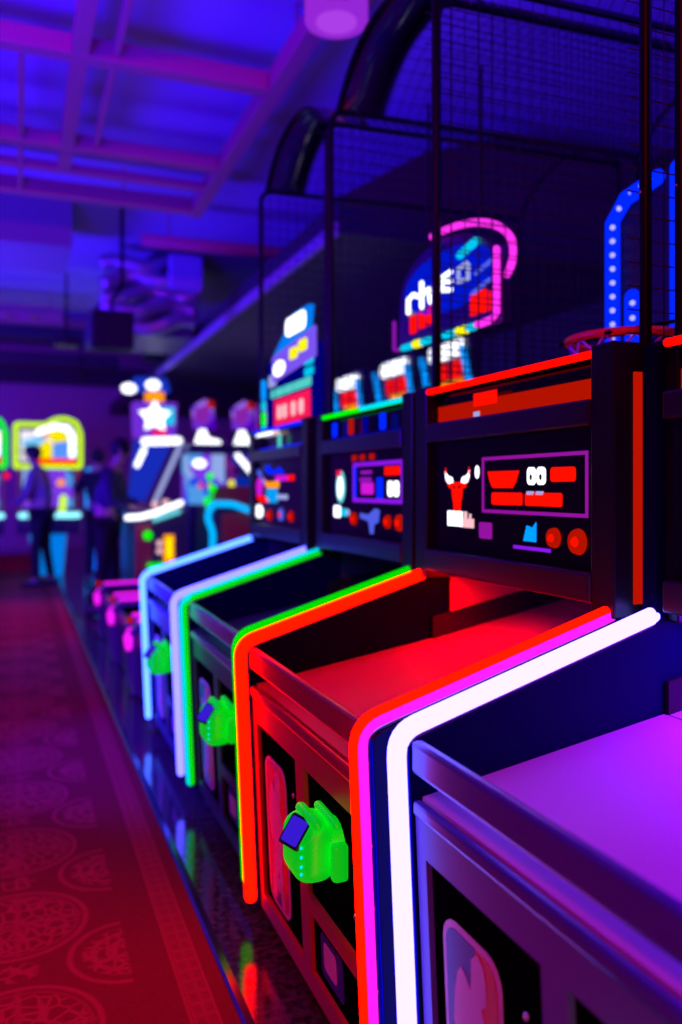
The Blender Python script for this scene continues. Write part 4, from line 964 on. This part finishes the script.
def joints(lean, headf, armL, armR, hscale=1.0, legs=(0, 0)):
    s = hscale
    pel = Vector((0, 0, .95)); spn = Vector((lean * .35, 0, 1.15)); ch = Vector((lean * .8, 0, 1.38)); nk = Vector((lean * 1.1 + .01, 0, 1.53)); hd = Vector((lean * 1.3 + headf, 0, 1.665 - abs(headf) * .2))
    J = dict(pelvis=pel, spine=spn, chest=ch, neck=nk, head=hd)
    for k, sd, (e, w) in (('L', 1, armL), ('R', -1, armR)):
        J['sh' + k] = Vector((lean * .95, sd * .19, 1.43)); J['el' + k] = Vector(e); J['wr' + k] = Vector(w)
        J['hip' + k] = Vector((0, sd * .09, .90)); lg = legs[0 if k == 'L' else 1]
        J['kn' + k] = Vector((.02 + lg * .5, sd * .10, .50)); J['an' + k] = Vector((-.02 + lg, sd * .11, .085))
    for k in J: J[k] = J[k] * s
    for k in ('anL', 'anR'): J[k].z = .085
    return J
person((.30, 11.55, 0), math.radians(160), 'person standing in a cap, mauve jacket and black trousers before the outlined cabinets',
       joints(.06, .05, ((.12, .24, 1.15), (.30, .16, 1.02)), ((.02, -.26, 1.15), (.18, -.22, .98)), 1.04, (.06, -.06)), ('mauve', 'trous'), cap=True)
person((.84, 8.68, 0), math.radians(-20), 'person in a navy jacket looking down at the game with the curved white tube',
       joints(.07, .07, ((.12, .24, 1.16), (.32, .16, 1.12)), ((.10, -.26, 1.15), (.30, -.18, 1.10)), 1.01, (.06, -.06)), ('navy', 'trous'))
person((1.02, 11.6, 0), math.radians(95), 'person in dark clothes almost hidden behind the one in the navy jacket',
       joints(.05, .03, ((.12, .25, 1.22), (.34, .22, 1.30)), ((.02, -.26, 1.15), (.18, -.22, .98)), 1.02, (.05, -.05)), ('trous', 'trous'))

# ------------------------------------------------------------------ unseen lights of the hall, several added as fill
def area(loc, target, size, col, en, shape='DISK'):
    l = bpy.data.lights.new('unseen_wash', 'AREA'); l.shape = shape; l.size = size; l.color = col; l.energy = en
    o = bpy.data.objects.new('unseen_wash', l); C.objects.link(o); o.location = loc
    o.rotation_euler = (Vector(target) - Vector(loc)).to_track_quat('-Z', 'Y').to_euler(); return o
def spot(loc, target, col, en, ang=70, blend=.8, r=.1):
    l = bpy.data.lights.new('unseen_spot', 'SPOT'); l.color = col; l.energy = en; l.spot_size = math.radians(ang); l.spot_blend = blend; l.shadow_soft_size = r
    o = bpy.data.objects.new('unseen_spot', l); C.objects.link(o); o.location = loc
    o.rotation_euler = (Vector(target) - Vector(loc)).to_track_quat('-Z', 'Y').to_euler(); return o
area((-1.0, 3.0, 1.9), (1.6, 6.2, 3.9), 1.2, (.036, .002, 1), 220)  # floating blue wash added to light the ceiling from below
area((-2.4, 8.0, 1.6), (.4, 10.5, 3.9), 1.5, (.05, .006, 1), 400)
area((-3.2, 13.5, 1.6), (1.0, 19, 2.6), 1.2, (.30, .01, 1), 120)
area((-1.2, -1.5, 3.3), (.4, 6.0, 3.55), .5, (1, .01, .05), 75)
spot((-1.3, 1.4, 3.7), (-.45, 1.9, 0), (1, .006, .002), 250, 40, .8)
spot((-.9, 4.6, 3.8), (-.2, 5.0, 0), (.45, .004, .9), 420, 70)
spot((-.5, 9.0, 3.8), (-.2, 8.6, 0), (.5, .008, .6), 300, 60)
spot((-1.3, 4.0, 3.1), (.62, 4.1, .1), (.0, .004, 1), 1000, 34)  # blue spot added for the floor and the far machine fronts
area((-.9, .3, 1.2), (.8, .5, .5), .5, (.25, .01, 1), 3.0)  # violet fill added for the front of the nearest machine
area((2.9, .6, 2.9), (3.0, 3.6, 3.9), .8, (.06, .01, 1), 70)  # blue wash added for the ceiling above the cages
spot((-.1, 7.6, 3.7), (.8, 6.6, 0), (0, .05, 1), 600, 42)  # azure spot added to brighten the floor by the alleys
spot((-.2, 9.5, 3.7), (1.0, 10.5, .3), (0, .06, 1), 500, 60)  # azure fill added for the far games and their floor

w = bpy.data.worlds.new('world'); bpy.context.scene.world = w; w.use_nodes = True
w.node_tree.nodes['Background'].inputs[0].default_value = (.01, .01, .1, 1); w.node_tree.nodes['Background'].inputs[1].default_value = .1

# ------------------------------------------------------------------ clean up helper property, camera
for o in bpy.data.objects:
    if '_o' in o: del o['_o']
cam = bpy.data.cameras.new('camera'); co = bpy.data.objects.new('camera', cam); C.objects.link(co)
co.location = (0, 0, 1.30); co.rotation_euler = (math.radians(90), 0, -math.atan(323.2 / 820))
cam.sensor_fit = 'VERTICAL'; cam.sensor_height = 36; cam.lens = 820 / 1024 * 36
cam.shift_y = -(512 - 488) / 1024
cam.clip_start = .02
cam.dof.use_dof = True; cam.dof.focus_distance = 1.72; cam.dof.aperture_fstop = 1.45
sc = bpy.context.scene; sc.camera = co
sc.view_settings.view_transform = 'Standard'; sc.view_settings.look = 'None'; sc.view_settings.gamma = 1; sc.view_settings.exposure = 0
sc.view_settings.use_curve_mapping = False
